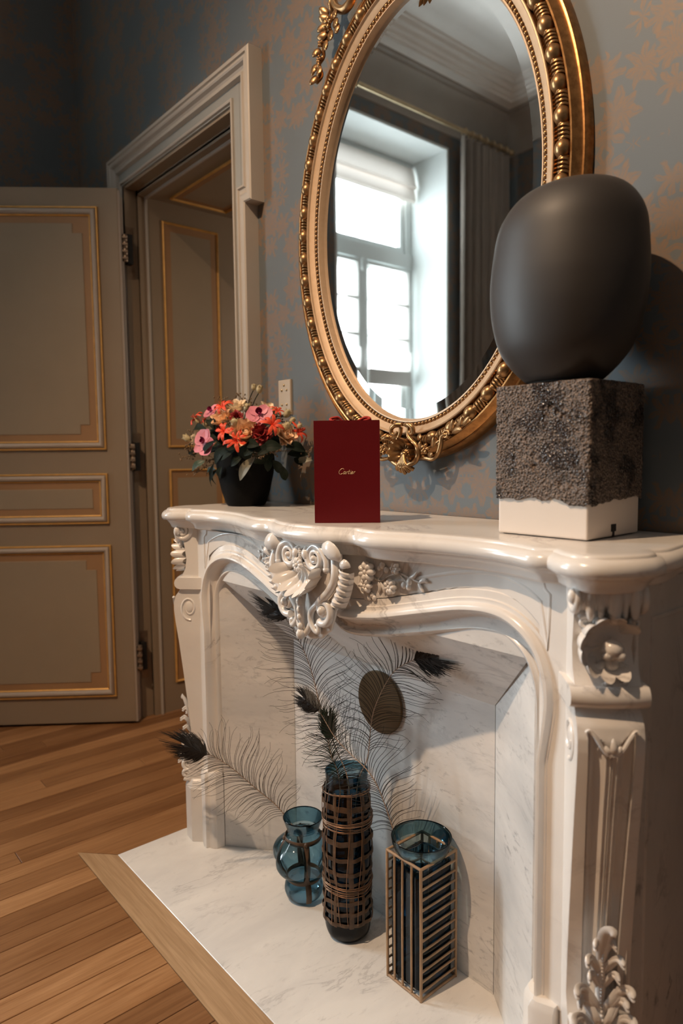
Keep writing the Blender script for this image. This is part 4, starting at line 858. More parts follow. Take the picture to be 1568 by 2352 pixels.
strokes = [[(12, 11), (10.2, 13), (6.5, 12.6), (3, 9.4), (1.6, 5.2), (3, 1.6), (6.5, .6), (10, 2.6)], [(16, 6), (14, 6.5), (12.2, 4.6), (11.7, 2), (13, 1), (15, 2.6), (16.4, 6.3), (15.8, 2.2), (16.9, 1), (18, 2.2)], [(18.8, 6), (18.2, 1)], [(18.4, 3.6), (19.8, 5.8), (21.4, 6.2)], [(24.6, 10.2), (22.8, 3), (23.2, 1.1), (24.8, 1.9)], [(21.6, 6.6), (26.4, 6.7)], [(27.6, 6.1), (26.9, 2), (27.6, 1), (28.6, 1.9)], [(28.2, 8.8), (28.5, 9.2)], [(29.4, 3.0), (31.8, 3.9), (32.6, 5.7), (31.2, 6.4), (29.6, 4.6), (29.3, 2), (30.8, .9), (32.9, 2.3)], [(35, 6.1), (34.4, 1)], [(34.6, 3.6), (36.2, 5.9), (38, 6.1)]]
mb = MB(); sc = .0425 / 40
for st in strokes:
    pts = [bq(.0565 + (x + .12 * y) * sc, -.0003, .1145 + y * sc) for x, y in st]
    mb.sweep(catmull(pts, 5) if len(pts) > 2 else pts, .00062, .0003, BN, 6)
mb.build('lettering', M['gold_ink'], bag, 60, label='gold script lettering')
# ------------------------------------------------------------------ lava block lamp
lp = thing('sculptural_lamp', 'matte black egg form standing on a rough lava block with a white glazed foot', 'lamp', (.545, -.142, 1.0875))
CX0, CX1, CY0, CY1 = .4445, .645, -.2385, -.045
M['white_glaze'] = plain('white_glaze', (.74, .66, .59), .28, var=.02, bmp=.03, bscale=120)
mb = MB(); mb.box(CX0 + .002, CX1 - .002, CY0 + .002, CY1 - .002, 1.0895, 1.22); o = mb.build('glazed_foot', M['white_glaze'], lp, 0); sub_bevel(o, .004, 3)
mb = MB(); mb.box(CX0 + .01, CX1 - .01, CY0 + .01, CY1 - .01, 1.0878, 1.0900); mb.build('felt_pad', M['black'], lp, 0)
lm, nt, b = new_mat('lava_glaze'); vec = coords(nt)
n1 = noise(nt, vec, 260, 3, .6); n2 = noise(nt, vec, 14, 3, .6)
r1 = ramp(nt, [(.33, (.020, .015, .012)), (.62, (.230, .168, .130))], n1.outputs['Fac']); r2 = ramp(nt, [(.40, (.30, .30, .33)), (.51, (1, 1, 1))], n2.outputs['Fac'])
vo = nt.nodes.new('ShaderNodeTexVoronoi'); vo.inputs['Scale'].default_value = 215; nt.links.new(vec, vo.inputs['Vector'])
pit = ramp(nt, [(.12, (.10, .09, .09)), (.42, (1, 1, 1))], vo.outputs['Distance'])
nt.links.new(mixc(nt, 1.0, mixc(nt, 1.0, r1.outputs[0], r2.outputs[0], 'MULTIPLY'), pit.outputs[0], 'MULTIPLY'), b.inputs['Base Color'])
rg = ramp(nt, [(.40, (.16,) * 3), (.53, (.62,) * 3)], n2.outputs['Fac']); nt.links.new(rg.outputs[0], b.inputs['Roughness'])
bump(nt, b, vo.outputs['Distance'], 1.0, .004)
from mathutils import noise as mn
def lava_d(p):
    q = p * 155; d1 = mn.voronoi(q)[0][0]; big = mn.noise(p * 19 + Vector((3.1, 1.7, 9.2))); d = -.0022 * max(0, .55 - d1) * 2
    if big > .12:
        d2 = mn.voronoi(p * 62)[0][0]; d -= .0075 * min((big - .12) * 3, 1) * max(0, .62 - d2) * 1.6; d += .002 * min((big - .12) * 3, 1)
    return d + .0012 * mn.noise(p * 90)
zt_ = 1.380
def zl(x, y): return 1.160 + .006 * mn.noise(Vector((x * 45, y * 45, .3))) + .0035 * mn.noise(Vector((x * 160, y * 160, 1.3))) - .012 * math.exp(-((x - .63) / .03) ** 2 - ((y + .22) / .04) ** 2)
mb = MB(); rc = .007; per = []
def side(a, b_, n): return [Vector((lerp(a[0], b_[0], i / n), lerp(a[1], b_[1], i / n))) for i in range(n)]
e = .0035; x0, x1, y0, y1 = CX0 - e, CX1 + e, CY0 - e, CY1 + e
for (cx, cy, a0, p0, p1, n) in ((x1 - rc, y0 + rc, -pi / 2, (x0 + rc, y0), (x1 - rc, y0), 110), (x1 - rc, y1 - rc, 0, (x1, y0 + rc), (x1, y1 - rc), 100), (x0 + rc, y1 - rc, pi / 2, (x1 - rc, y1), (x0 + rc, y1), 50), (x0 + rc, y0 + rc, pi, (x0, y1 - rc), (x0, y0 + rc), 60)):
    nn_ = Vector((p1[1] - p0[1], -(p1[0] - p0[0]))).normalized()
    for p in side(p0, p1, n): per.append((p, nn_))
    for j in range(4): a = a0 + (pi / 2) * (j / 4); per.append((Vector((cx + rc * cos(a), cy + rc * sin(a))), Vector((cos(a), sin(a)))))
P = []; NZ = 130
for j in range(NZ + 1):
    row = []
    for p, n in per:
        q = j / NZ; z = lerp(zl(p.x, p.y), zt_ - .004, q); pp = Vector((p.x, p.y, z)); d = lava_d(pp) if 0 < j else -.003
        row.append((p.x + n.x * d, p.y + n.y * d, z))
    P.append(row)
for k_, dz in ((.6, .0025), (3.0, .004), (12, .0045)):
    row = []
    for p, n in per: c_ = Vector(((x0 + x1) / 2, (y0 + y1) / 2)); d = p - n * k_ * .001; row.append((d.x, d.y, zt_ - .004 + dz + .0012 * mn.noise(Vector((p.x * 90, p.y * 90, 4)))))
    P.append(row)
mb.grid(P, False, True); m_ = len(per); mb.f.append(tuple(range((len(P) - 1) * m_, len(P) * m_)))
mb.build('lava_block', lm, lp, 80)
M['egg'] = plain('matte_black_glass', (.022, .0175, .0145), .58, var=.03, spec=.5)
_b = M['egg'].node_tree.nodes['Principled BSDF']; _b.inputs['Coat Weight'].default_value = .14; _b.inputs['Coat Roughness'].default_value = .42
prof = [(0, 0), (.060, .0), (.070, .004), (.080, .009), (.105, .034), (.1275, .066), (.1405, .101), (.1500, .146), (.1535, .188), (.1535, .222), (.1495, .270), (.1425, .316), (.1270, .350), (.1040, .3755), (.072, .3915), (.036, .3985), (0, .400)]
pc = catmull([(r, z, 0) for r, z in prof], 5)
mb = MB(); sh = Vector((.65, .76, 0)) * .007
mb.lathe([(max(p.x, 0), p.y) for p in pc], 72); mb.v = [(.550 + x * .985 + sh.x * ((z / .4) ** 2 * 1.6 - .2), -.170 + y * .83 + sh.y * ((z / .4) ** 2 * 1.6 - .2), 1.381 + z * .935) for x, y, z in mb.v]; mb.build('egg_form', M['egg'], lp, 60)
mb = MB(); mb.box(CX1 - .0025, CX1 - .0012, CY0 + .085, CY0 + .103, 1.099, 1.113); mb.box(CX1 - .0025, CX1 - .0016, CY0 + .090, CY0 + .098, 1.0895, 1.099); mb.build('maker_tag', M['black'], lp, 0, label='small black tag near the foot corner')
# ================================================================== flower arrangement on the shelf
PC = Vector((-.62, -.155, 1.0875))
fa = thing('flower_arrangement', 'bouquet of peach roses, pink orchids and coral blooms in a round black pot', 'flowers', PC)
M['pot'] = plain('black_pot', (.0025, .0024, .0024), .75, spec=.15, var=.2, vscale=20, bmp=.25, bscale=45)
mb = MB(); mb.lathe([(0, .0), (.058, .0), (.062, .003), (.068, .015), (.079, .050), (.091, .105), (.0955, .145), (.0945, .175), (.090, .192), (.087, .196), (.083, .194), (.082, .185), (.0, .182)], 40, PC); mb.build('pot', M['pot'], fa, 45)
M['foliage'] = plain('dark_foliage', (.012, .019, .012), .6, spec=.15, var=.35, vscale=25)
M['foliage_teal'] = plain('teal_foliage', (.050, .090, .062), .45, var=.25, vscale=25)
M['foliage_grey'] = plain('grey_foliage', (.22, .20, .14), .5, var=.2, vscale=30)
M['peach'] = plain('peach_petal', (1.0, .70, .45), .6, var=.12, vscale=40)
M['cream'] = plain('cream_petal', (1.0, .86, .66), .6, var=.10, vscale=40)
M['carnation'] = plain('carnation_petal', (.34, .030, .030), .55, var=.5, vscale=60)
M['orchid'] = plain('orchid_petal', (.74, .26, .34), .5, var=.22, vscale=22)
M['orchid_lip'] = plain('orchid_lip', (.30, .008, .085), .5, var=.3, vscale=50)
M['coral'] = plain('coral_petal', (.80, .085, .035), .5, var=.25, vscale=40)
M['bud'] = plain('cream_bud', (.52, .44, .26), .55, var=.22, vscale=60)
M['twig'] = plain('berry_twig', (.17, .105, .05), .6, var=.4, vscale=70)
EC = Vector((-.62, -.155, 1.27))
rnd = random.Random(4)
def basis(n):
    n = Vector(n).normalized(); a = n.cross(Vector((0, 0, 1)));
    if a.length < .05: a = Vector((1, 0, 0))
    a.normalize(); return a, n.cross(a).normalized(), n
def petal(mb, c, d, n, L, Wd, cup, curl, tw=0.0, nu=5, nv=5):
    """petal leaving c along d, facing n; cupped and curled"""
    d = Vector(d).normalized(); n = Vector(n); n = (n - d * n.dot(d)).normalized(); s = d.cross(n); P = []
    for i in range(nu + 1):
        q = i / nu; w = Wd * sin(pi * min(.12 + q * .86, 1)) ** .7 if i < nu else Wd * .25; row = []
        for j in range(nv + 1):
            v = j / nv * 2 - 1
            row.append(c + d * (L * q * (1 - .25 * curl * q)) + s * (w * v) + n * (cup * (v * v - .3) * w + curl * L * q * q * .5 + tw * v * w * q))
        P.append(row)
    mb.grid(P)
def rose(name, c, r, mat):
    c = Vector(c); n = (c - EC).normalized() * .75 + Vector((.35, -.45, .55)) * .5; A, B, Nn = basis(n); mb = MB(); base = c - Nn * r * .9
    for ring, (cnt, tilt, L, W_) in enumerate(((3, 12, 1.05, .50), (4, 24, 1.15, .62), (5, 40, 1.25, .72), (5, 58, 1.25, .78))):
        for k_ in range(cnt):
            a = 2 * pi * (k_ / cnt) + ring * .7 + rnd.uniform(-.15, .15); o = A * cos(a) + B * sin(a); t = radians(tilt + rnd.uniform(-5, 5))
            d = Nn * cos(t) + o * sin(t); petal(mb, base + o * r * (.06 + .05 * ring), d, -(o * cos(t) - Nn * sin(t)), r * L * (1.35 if ring < 3 else 1.2), r * W_, .75, -.12 - .16 * ring * .5)
    mb.sweep(spiral(c + Nn * r * .12, A, B, r * .28, r * .03, 2.2, 0, 30), r * .05, r * .16, Nn, 6)
    return mb.build(name, mat, fa, 60)
def carnation(c, r):
    c = Vector(c); A, B, Nn = basis((c - EC).normalized() + Vector((.3, -.4, .2))); mb = MB()
    for k_ in range(34):
        a = 2.4 * k_; q = (k_ / 34) ** .6; o = A * cos(a) + B * sin(a); t = q * 1.35; d = Nn * cos(t) + o * sin(t)
        petal(mb, c - Nn * r * .6, d, o * cos(t) - Nn * sin(t), r * rnd.uniform(.95, 1.25), r * .36, rnd.uniform(-.5, .6), rnd.uniform(-.25, .35), rnd.uniform(-.8, .8), 4, 4)
    return mb.build('carnation', M['carnation'], fa, 60)
def orchid(c, r, roll):
    c = Vector(c); A, B, Nn = basis((c - EC).normalized() * .6 + Vector((.5, -.6, .25))); rot = lambda a: A * cos(a) + B * sin(a)
    mb = MB()
    for a, L, W_ in ((0, 1.0, .62), (pi, 1.0, .62), (pi / 2, .95, .40), (-pi / 2 + .75, .92, .38), (-pi / 2 - .75, .92, .38)): petal(mb, c, rot(a + roll), Nn, r * L, r * W_, .18, .10, 0, 6, 6)
    o = mb.build('orchid', M['orchid'], fa, 60)
    mb = MB(); petal(mb, c + Nn * r * .08, rot(-pi / 2 + roll) + Nn * .7, Nn, r * .55, r * .26, .9, .5)
    for sg in (1, -1): petal(mb, c + Nn * r * .08, rot(-pi / 2 + roll + sg * 1.1) + Nn * .9, Nn, r * .34, r * .18, .9, .4)
    mb.ell(c + Nn * r * .14, (r * .09,) * 3); mb.build('orchid_lip', M['orchid_lip'], o, 60)
    return o
def spider(c, r):
    c = Vector(c); A, B, Nn = basis((c - EC).normalized() + Vector((.2, -.3, .2))); mb = MB()
    for k_ in range(7):
        a = 2 * pi * k_ / 7 + rnd.uniform(-.25, .25); o = A * cos(a) + B * sin(a); L = r * rnd.uniform(.9, 1.2)
        mb.sweep(catmull([c, c + o * L * .45 + Nn * L * .28, c + o * L * .85 + Nn * L * .22, c + o * L * 1.08 - Nn * L * rnd.uniform(-.15, .2)], 4), lambda q: r * (.06 + .12 * sin(pi * min(q * .9 + .1, 1))), r * .035, Nn, 6)
    for k_ in range(5): a = rnd.uniform(0, 2 * pi); o = A * cos(a) + B * sin(a); mb.sweep([c, c + Nn * r * .4 + o * r * .15, c + Nn * r * .7 + o * r * .35], r * .02, sides=5)
    return mb.build('coral_bloom', M['coral'], fa, 60)
def bud(c, r, tall=False):
    c = Vector(c); d = (c - EC).normalized() + Vector((0, 0, .5)); A, B, Nn = basis(d); R = Matrix((A, B, Nn)).transposed(); mb = MB()
    mb.ell(c, (r * .72, r * .72, r), R, 10, 8)
    for k_ in range(4): a = k_ * pi / 2 + .4; o = A * cos(a) + B * sin(a); petal(mb, c - Nn * r * .7 + o * r * .35, Nn * 1.2 + o * .25, o, r * 1.7, r * .5, -.6, .12)
    o = mb.build('flower_bud', M['bud'], fa, 60)
    st = MB(); root = EC + Vector((rnd.uniform(-.05, .05), rnd.uniform(-.04, .02), .06)); st.sweep(catmull([root, lerp(root, c, .55) + Vector((0, 0, .012)), c - Nn * r * .8], 5), .0016, sides=6); st.build('stem', M['foliage'], o, 60)
def leaf(a, b_, w, mat):
    a = Vector(a); b_ = Vector(b_); d = b_ - a; L = d.length; side_ = d.cross((a - EC) + Vector((.4, -.5, .3))).normalized(); up = side_.cross(d).normalized(); P = []
    for i in range(9):
        q = i / 8; ww = w * .8 * sin(pi * (q * .97 + .015)) ** .85; c = a + d * q + up * (.14 * L * sin(pi * q)) - Vector((0, 0, .10 * L * q * q))
        P.append([c + side_ * (ww * v) + up * (abs(v) * ww * .28) for v in (-1, -.5, 0, .5, 1)])
    mb = MB(); mb.grid(P); mb.sweep([(P[i][2] + Vector((0, 0, .0004))) for i in range(9)], .0007, sides=5); return mb.build('leaf', mat, fa, 70)
def sprig(tip, n=16):
    tip = Vector(tip); root = lerp(EC, tip, .45); mb = MB(); d = tip - root; mb.sweep(catmull([root, lerp(root, tip, .6) + Vector((0, 0, .008)), tip], 5), .0012, sides=5)
    for k_ in range(n):
        p = lerp(root, tip, rnd.uniform(.55, 1.0)) + Vector((0, 0, .004)); e_ = p + Vector((rnd.uniform(-1, 1), rnd.uniform(-1, 1), rnd.uniform(-.6, 1))) * .019; mb.sweep([p, lerp(p, e_, .6) + Vector((0, 0, .002)), e_], .0006, sides=4); mb.ell(e_, (.0026, .0026, .0032), None, 6, 5)
    return mb.build('berry_sprig', M['twig'], fa, 60)
FL_rose = [((-0.487, -0.236, 1.319), 0.031), ((-0.606, -0.25, 1.37), 0.025), ((-0.601, -0.198, 1.408), 0.024), ((-0.539, -0.119, 1.399), 0.022), ((-0.756, -0.256, 1.318), 0.023), ((-0.444, -0.115, 1.313), 0.024)]
FL_carn = [((-0.45, -0.202, 1.318), 0.032), ((-0.543, -0.234, 1.373), 0.021), ((-0.599, -0.26, 1.337), 0.016)]
FL_orch = [((-0.655, -0.283, 1.292), 0.050), ((-0.476, -0.193, 1.375), 0.042), ((-0.705, -0.226, 1.395), 0.032)]
FL_spid = [((-0.626, -0.229, 1.401), 0.032), ((-0.55, -0.273, 1.323), 0.03), ((-0.505, -0.259, 1.294), 0.034), ((-0.435, -0.172, 1.341), 0.032), ((-0.451, -0.066, 1.32), 0.03), ((-0.75, -0.257, 1.37), 0.028), ((-0.511, -0.102, 1.388), 0.022), ((-0.726, -0.237, 1.368), 0.018)]
FL_bud = [((-0.569, -0.15, 1.466), 0.011), ((-0.553, -0.139, 1.459), 0.014), ((-0.782, -0.278, 1.309), 0.015), ((-0.524, -0.251, 1.348), 0.017), ((-0.525, -0.205, 1.397), 0.014), ((-0.48, -0.086, 1.38), 0.015), ((-0.447, -0.112, 1.339), 0.016), ((-0.729, -0.238, 1.356), 0.013), ((-0.748, -0.255, 1.365), 0.013), ((-0.466, -0.076, 1.358), 0.012), ((-0.445, -0.065, 1.34), 0.011)]
FL_berry = [((-0.436, -0.216, 1.244), 0), ((-0.784, -0.279, 1.268), 0), ((-0.8, -0.295, 1.241), 0), ((-0.764, -0.268, 1.184), 0), ((-0.676, -0.212, 1.433), 0), ((-0.632, -0.182, 1.436), 0), ((-0.589, -0.153, 1.425), 0), ((-0.424, -0.151, 1.264), 0), ((-0.416, -0.049, 1.251), 0), ((-0.56, -0.256, 1.347), 0), ((-0.772, -0.27, 1.318), 0), ((-0.495, -0.092, 1.371), 0), ((-0.611, -0.167, 1.429), 0), ((-0.424, -0.17, 1.252), 0), ((-0.719, -0.246, 1.224), 0)]
FL_leaf = [((-0.613, -0.269, 1.331), (-0.641, -0.263, 1.375), 0.017), ((-0.669, -0.264, 1.333), (-0.761, -0.263, 1.343), 0.016), ((-0.595, -0.274, 1.298), (-0.677, -0.279, 1.249), 0.014), ((-0.469, -0.215, 1.245), (-0.537, -0.229, 1.182), 0.02), ((-0.634, -0.247, 1.207), (-0.713, -0.229, 1.159), 0.012), ((-0.657, -0.244, 1.206), (-0.728, -0.235, 1.198), 0.012), ((-0.605, -0.253, 1.216), (-0.632, -0.245, 1.182), 0.014), ((-0.734, -0.237, 1.233), (-0.769, -0.269, 1.206), 0.017), ((-0.449, -0.204, 1.27), (-0.408, -0.159, 1.281), 0.024), ((-0.461, -0.134, 1.223), (-0.49, -0.088, 1.177), 0.017), ((-0.449, -0.166, 1.235), (-0.458, -0.129, 1.2), 0.018), ((-0.446, -0.178, 1.244), (-0.454, -0.181, 1.204), 0.016), ((-0.438, -0.124, 1.275), (-0.428, -0.055, 1.269), 0.022), ((-0.465, -0.072, 1.24), (-0.437, -0.06, 1.219), 0.014), ((-0.514, -0.253, 1.271), (-0.572, -0.278, 1.243), 0.022), ((-0.503, -0.24, 1.245), (-0.535, -0.261, 1.222), 0.016), ((-0.644, -0.258, 1.225), (-0.702, -0.219, 1.165), 0.014), ((-0.459, -0.102, 1.252), (-0.419, -0.051, 1.257), 0.02), ((-0.46, -0.219, 1.281), (-0.478, -0.249, 1.253), 0.022), ((-0.456, -0.068, 1.228), (-0.406, -0.046, 1.239), 0.014), ((-0.548, -0.265, 1.277), (-0.603, -0.277, 1.231), 0.02), ((-0.434, -0.176, 1.275), (-0.444, -0.224, 1.256), 0.02), ((-0.483, -0.238, 1.282), (-0.436, -0.222, 1.284), 0.02), ((-0.757, -0.255, 1.256), (-0.779, -0.275, 1.262), 0.012)]
for i, (c, r) in enumerate(FL_rose): rose('rose', c, r, M['cream'] if i in (2, 4, 3) else M['peach'])
for c, r in FL_carn: carnation(c, r)
for (c, r), roll in zip(FL_orch, (-.9, .15, .8)): orchid(c, r, roll)
for c, r in FL_spid: spider(c, r)
for c, r in FL_bud: bud(c, r)
for i, (a, b_, w) in enumerate(FL_leaf): leaf(a, b_, w, M['foliage_grey'] if i in (3, 19) else M['foliage_teal'] if i in (7, 5) else M['foliage'])
for c, r in FL_berry: sprig(c)
for k_ in range(34):   # dark filler greenery between the blooms
    a = rnd.uniform(0, 2 * pi); z = rnd.uniform(-.02, .85); q = Vector((cos(a) * .16, sin(a) * .10, z * .10)); p = EC + q * .55; leaf(p, EC + q * rnd.uniform(.95, 1.1) + Vector((0, 0, rnd.uniform(-.03, .02))), rnd.uniform(.014, .022), M['foliage'])
mb = MB(); mb.ell(EC + Vector((0, 0, .0)), (.125, .085, .075), None, 20, 12); mb.build('moss_ball', M['foliage'], fa, 60)
# ================================================================== three blue glass vases on the hearth
M['glass_teal'] = glass_tint('teal_glass', (.42, .60, .68), .06)
M['glass_deep'] = glass_tint('deep_blue_glass', (.060, .150, .225), .0)
M['leather'] = plain('brown_leather', (.085, .050, .028), .5, var=.3, vscale=50, bmp=.2, bscale=150)
M['cane'] = plain('brown_cane', (.080, .043, .021), .5, var=.45, vscale=35, bmp=.2, bscale=120)
M['rattan'] = plain('rattan_frame', (.36, .225, .125), .5, var=.2, vscale=25)
M['wire'] = plain('copper_wire', (.25, .14, .08), .4, metal=.5, var=.3, vscale=50)
# --- 1: gourd vase bulging between leather straps
v1 = Vector((-.195, -.262, .002)); t1 = thing('gourd_vase', 'squat teal glass vase bulging between brown leather straps, leftmost of the three on the hearth', 'vase', v1, 'blue glass vases on the hearth')
pz = [0, .004, .012, .03, .046, .058, .066, .078, .095, .115, .135, .152, .166, .178, .188, .20, .215, .228, .236]; pr_ = [.030, .042, .050, .0555, .053, .046, .043, .048, .058, .064, .065, .061, .054, .047, .044, .0445, .049, .0535, .056]
A4 = [radians(d) for d in (-118, -28, 62, 152)]
def r1(r, z, a):
    lob = max(0.0, sin(pi * (z - .062) / (.186 - .062))) if .062 < z < .186 else 0.0
    return r + .031 * lob ** .8 * abs(sin((a - A4[0]) * 2)) ** .7
zs = [interp(i / 44, [k_ / (len(pz) - 1) for k_ in range(len(pz))], pz) for i in range(45)]
mb = MB(); mb.lathe([(0.0001, .0)] + [(interp(z, pz, pr_), z) for z in zs] + [(interp(z, pz, pr_) - .003, z) for z in (.236, .22, .20)], 72, v1, r1); mb.build('glass_body', M['glass_teal'], t1, 60)
mb = MB(); mb.sweep([v1 + Vector((.0548 * cos(2 * pi * k_ / 48), .0548 * sin(2 * pi * k_ / 48), .236)) for k_ in range(48)], .0016, sides=6, closed=True); mb.build('rim', M['glass_deep'], t1, 60)
for a in A4:
    mb = MB(); o = Vector((cos(a), sin(a), 0)); s_ = Vector((-sin(a), cos(a), 0)); zz_ = [.064, .078, .095, .115, .135, .152, .166, .180]
    mb.sweep([v1 + o * (interp(z, pz, pr_) + .003) + Vector((0, 0, z)) for z in zz_], .0085, .0022, o, 8); mb.build('strap', M['leather'], t1, 60)
    mb = MB(); mb.ell(v1 + o * .0525 + Vector((0, 0, .180)), (.006, .006, .008)); mb.build('knot', M['leather'], t1, 60)
for z, r, w in ((.066, .0475, .007), (.180, .0505, .007)):
    mb = MB(); mb.sweep([v1 + Vector((r * cos(2 * pi * k_ / 48), r * sin(2 * pi * k_ / 48), z)) for k_ in range(48)], .0022, w, (0, 0, 1), 8, closed=True); mb.build('strap', M['leather'], t1, 60)
mb = MB(); o = Vector((cos(-.4), sin(-.4), 0)); mb.sweep([v1 + o * r + Vector((0, 0, z)) for z, r in ((.064, .047), (.048, .055), (.03, .058), (.012, .053))], .008, .002, o, 8); mb.build('strap', M['leather'], t1, 60)
# --- 2: tall cylinder wrapped in woven cane
v2 = Vector((-.004, -.262, .002)); t2 = thing('woven_vase', 'tall dark blue glass cylinder wrapped in woven brown cane, middle of three hearth vases', 'vase', v2, 'blue glass vases on the hearth')
z2 = [0, .003, .012, .025, .06, .12, .145, .165, .21, .25, .285, .305, .33, .37, .395, .415, .44]; q2 = [.040, .048, .0555, .059, .061, .0605, .0565, .060, .0625, .0615, .060, .0565, .059, .0585, .056, .0535, .0555]
def r2(r, z, a): return r * (1 + .018 * sin(3 * a + z * 20) + .012 * sin(7 * a - z * 35))
zs = [.44 * i / 60 for i in range(61)]
mb = MB(); mb.lathe([(.0001, 0)] + [(interp(z, z2, q2), z) for z in zs if z <= .39], 56, v2, r2); mb.build('glass_body', M['glass_deep'], t2, 60)
mb = MB(); mb.lathe([(interp(z, z2, q2), z) for z in zs if z >= .385] + [(interp(.44, z2, q2) - .0025, .44), (interp(.42, z2, q2) - .0025, .42)], 56, v2, lambda r, z, a: r); mb.f = mb.f[:-1] if len(mb.f[-1]) > 8 else mb.f; mb.f = [f for f in mb.f if len(f) <= 4]; mb.build('glass_neck', M['glass_teal'], t2, 60)
mb = MB(); mb.lathe([(.0001, .0), (.045, .0), (.055, .012), (.056, .022), (.0001, .024)], 40, v2); mb.build('thick_base', M['glass_deep'], t2, 60)
def ringpts(r, z, tilt=0, ph=0, n=56, c=v2): return [c + Vector((r(a) * cos(a), r(a) * sin(a), z + tilt * cos(a - ph))) for a in [2 * pi * k_ / n for k_ in range(n)]]
rv = random.Random(8)
for k_ in range(10):
    a = 2 * pi * k_ / 10 + rv.uniform(-.06, .06); tw = rv.uniform(-.15, .15); w = rv.choice((.0045, .0055, .0065)); zz_ = [.05 + .35 * i / 24 for i in range(25)]; pts = []; nr = []
    for i, z in enumerate(zz_):
        aa = a + tw * (z - .2) + .015 * sin(z * 40 + k_); o = Vector((cos(aa), sin(aa), 0)); pts.append(v2 + o * (r2(interp(z, z2, q2), z, aa) + .0028 + .0016 * sin(z * 70 + k_ * pi)) + Vector((0, 0, z))); nr.append(o)
    mb = MB(); mb.sweep(pts, w, .0011, nr, 6); mb.build('cane_strip', M['cane'], t2, 60)
for z, w in ((.056, .0055), (.085, .0055), (.113, .006), (.168, .0045), (.190, .006), (.231, .006), (.272, .008), (.335, .004), (.362, .0085)):
    ph = rv.uniform(0, 6); tl = rv.uniform(.001, .005); n = 66
    pts = [v2 + Vector((cos(a), sin(a), 0)) * (r2(interp(z, z2, q2), z, a) + .0030 + .0016 * sin(11 * a + z * 300)) + Vector((0, 0, z + tl * cos(a - ph))) for a in [2 * pi * i / n for i in range(n)]]
    mb = MB(); mb.sweep(pts, .0011, w, (0, 0, 1), 6, closed=True); mb.build('cane_band', M['cane'], t2, 60)
for z0, cnt in ((.136, 5), (.302, 5), (.318, 3), (.152, 2), (.392, 2)):
    for k_ in range(cnt):
        z = z0 + .0042 * k_; ph = rv.uniform(0, 6)
        mb = MB(); mb.sweep(ringpts(lambda a: r2(interp(z, z2, q2), z, a) + .0052 + .0006 * k_ % 2, z, rv.uniform(.001, .005), ph), .00125, sides=6, closed=True); mb.build('wire', M['wire'], t2, 60)
for k_ in range(5):
    a = -1.9 + .42 * k_; pts = []
    for i in range(21): z = .06 + .345 * i / 20; aa = a + .12 * sin(z * 12 + k_); o = Vector((cos(aa), sin(aa), 0)); pts.append(v2 + o * (r2(interp(z, z2, q2), z, aa) + .0068) + Vector((0, 0, z)))
    mb = MB(); mb.sweep(pts, .0009, sides=6); mb.build('wire', M['wire'], t2, 60)
# --- 3: square caged vase
v3 = Vector((.230, -.232, .002)); t3 = thing('caged_vase', 'square dark glass vase with a bowl mouth in a slatted rattan cage', 'vase', v3, 'blue glass vases on the hearth')
a0, a1, b0, b1, zt3 = .176, .284, -.292, -.172, .318
def stick(p, q, r=.0030, name='cage_bar'):
    p = Vector(p); q = Vector(q); mb = MB(); mb.sweep([p, lerp(p, q, .5) + Vector((rv.uniform(-1, 1), rv.uniform(-1, 1), 0)) * .0008, q], r, sides=8); mb.build(name, M['rattan'], t3, 60)
for x in (a0, a1):
    for y in (b0, b1): stick((x, y, .002), (x, y, zt3 + .002), .0036, 'cage_post')
for z in (.0055, zt3): 
    for p, q in (((a0, b0), (a1, b0)), ((a1, b0), (a1, b1)), ((a1, b1), (a0, b1)), ((a0, b1), (a0, b0))): stick((*p, z), (*q, z), .0034, 'cage_rail')
for f_ in (.22, .46, .73):
    for y in (b0, b1): stick((lerp(a0, a1, f_), y, .005), (lerp(a0, a1, f_) + .001, y, zt3), .0030)
for k_ in range(1, 13):
    z = zt3 * k_ / 13
    for x in (a0, a1): stick((x, b0, z - .001), (x, b1, z + .001), .0028)
cx3, cy3 = (a0 + a1) / 2, (b0 + b1) / 2
def boxy(hx, hy, z, bul=0.0, n=64):
    row = []
    for k_ in range(n):
        a = 2 * pi * k_ / n; c_, s_ = cos(a), sin(a); e_ = .28; x = hx * math.copysign(abs(c_) ** e_, c_); y = hy * math.copysign(abs(s_) ** e_, s_)
        fx = bul * .0035 * max(0, sin(z / zt3 * 13 * pi)) ** 2 if abs(c_) > abs(s_) else bul * .0035 * sin((x + hx) / (2 * hx) * 4 * pi) ** 2
        row.append(Vector((cx3 + x * (1 + (fx / hx if abs(c_) > abs(s_) else 0)), cy3 + y * (1 + (fx / hy if abs(c_) <= abs(s_) else 0)), .002 + z)))
    return row
P = [boxy(.032, .038, .008), boxy(.047, .053, .010), boxy(.0510, .0568, .018)] + [boxy(.0510, .0568, .02 + .27 * i / 80, 1.0) for i in range(81)] + [boxy(.047, .053, .298)]
mb = MB(); mb.grid(P, False, True); mb.f.append(tuple(range(64))[::-1]); mb.build('glass_body', M['glass_deep'], t3, 60)
def circ(r, z, n=64): return [Vector((cx3 + r * cos(2 * pi * k_ / n), cy3 + r * sin(2 * pi * k_ / n), .002 + z)) for k_ in range(n)]
mb = MB(); mb.grid([boxy(.047, .053, .298), circ(.053, .305), circ(.060, .314), circ(.066, .325), circ(.0695, .337), circ(.071, .350), circ(.0700, .3515), circ(.0688, .350), circ(.0672, .338), circ(.062, .322)], False, True); mb.build('bowl_mouth', M['glass_teal'], t3, 60)
mb = MB(); mb.sweep(circ(.0702, .351), .0013, sides=6, closed=True); mb.build('rim', M['glass_deep'], t3, 60)
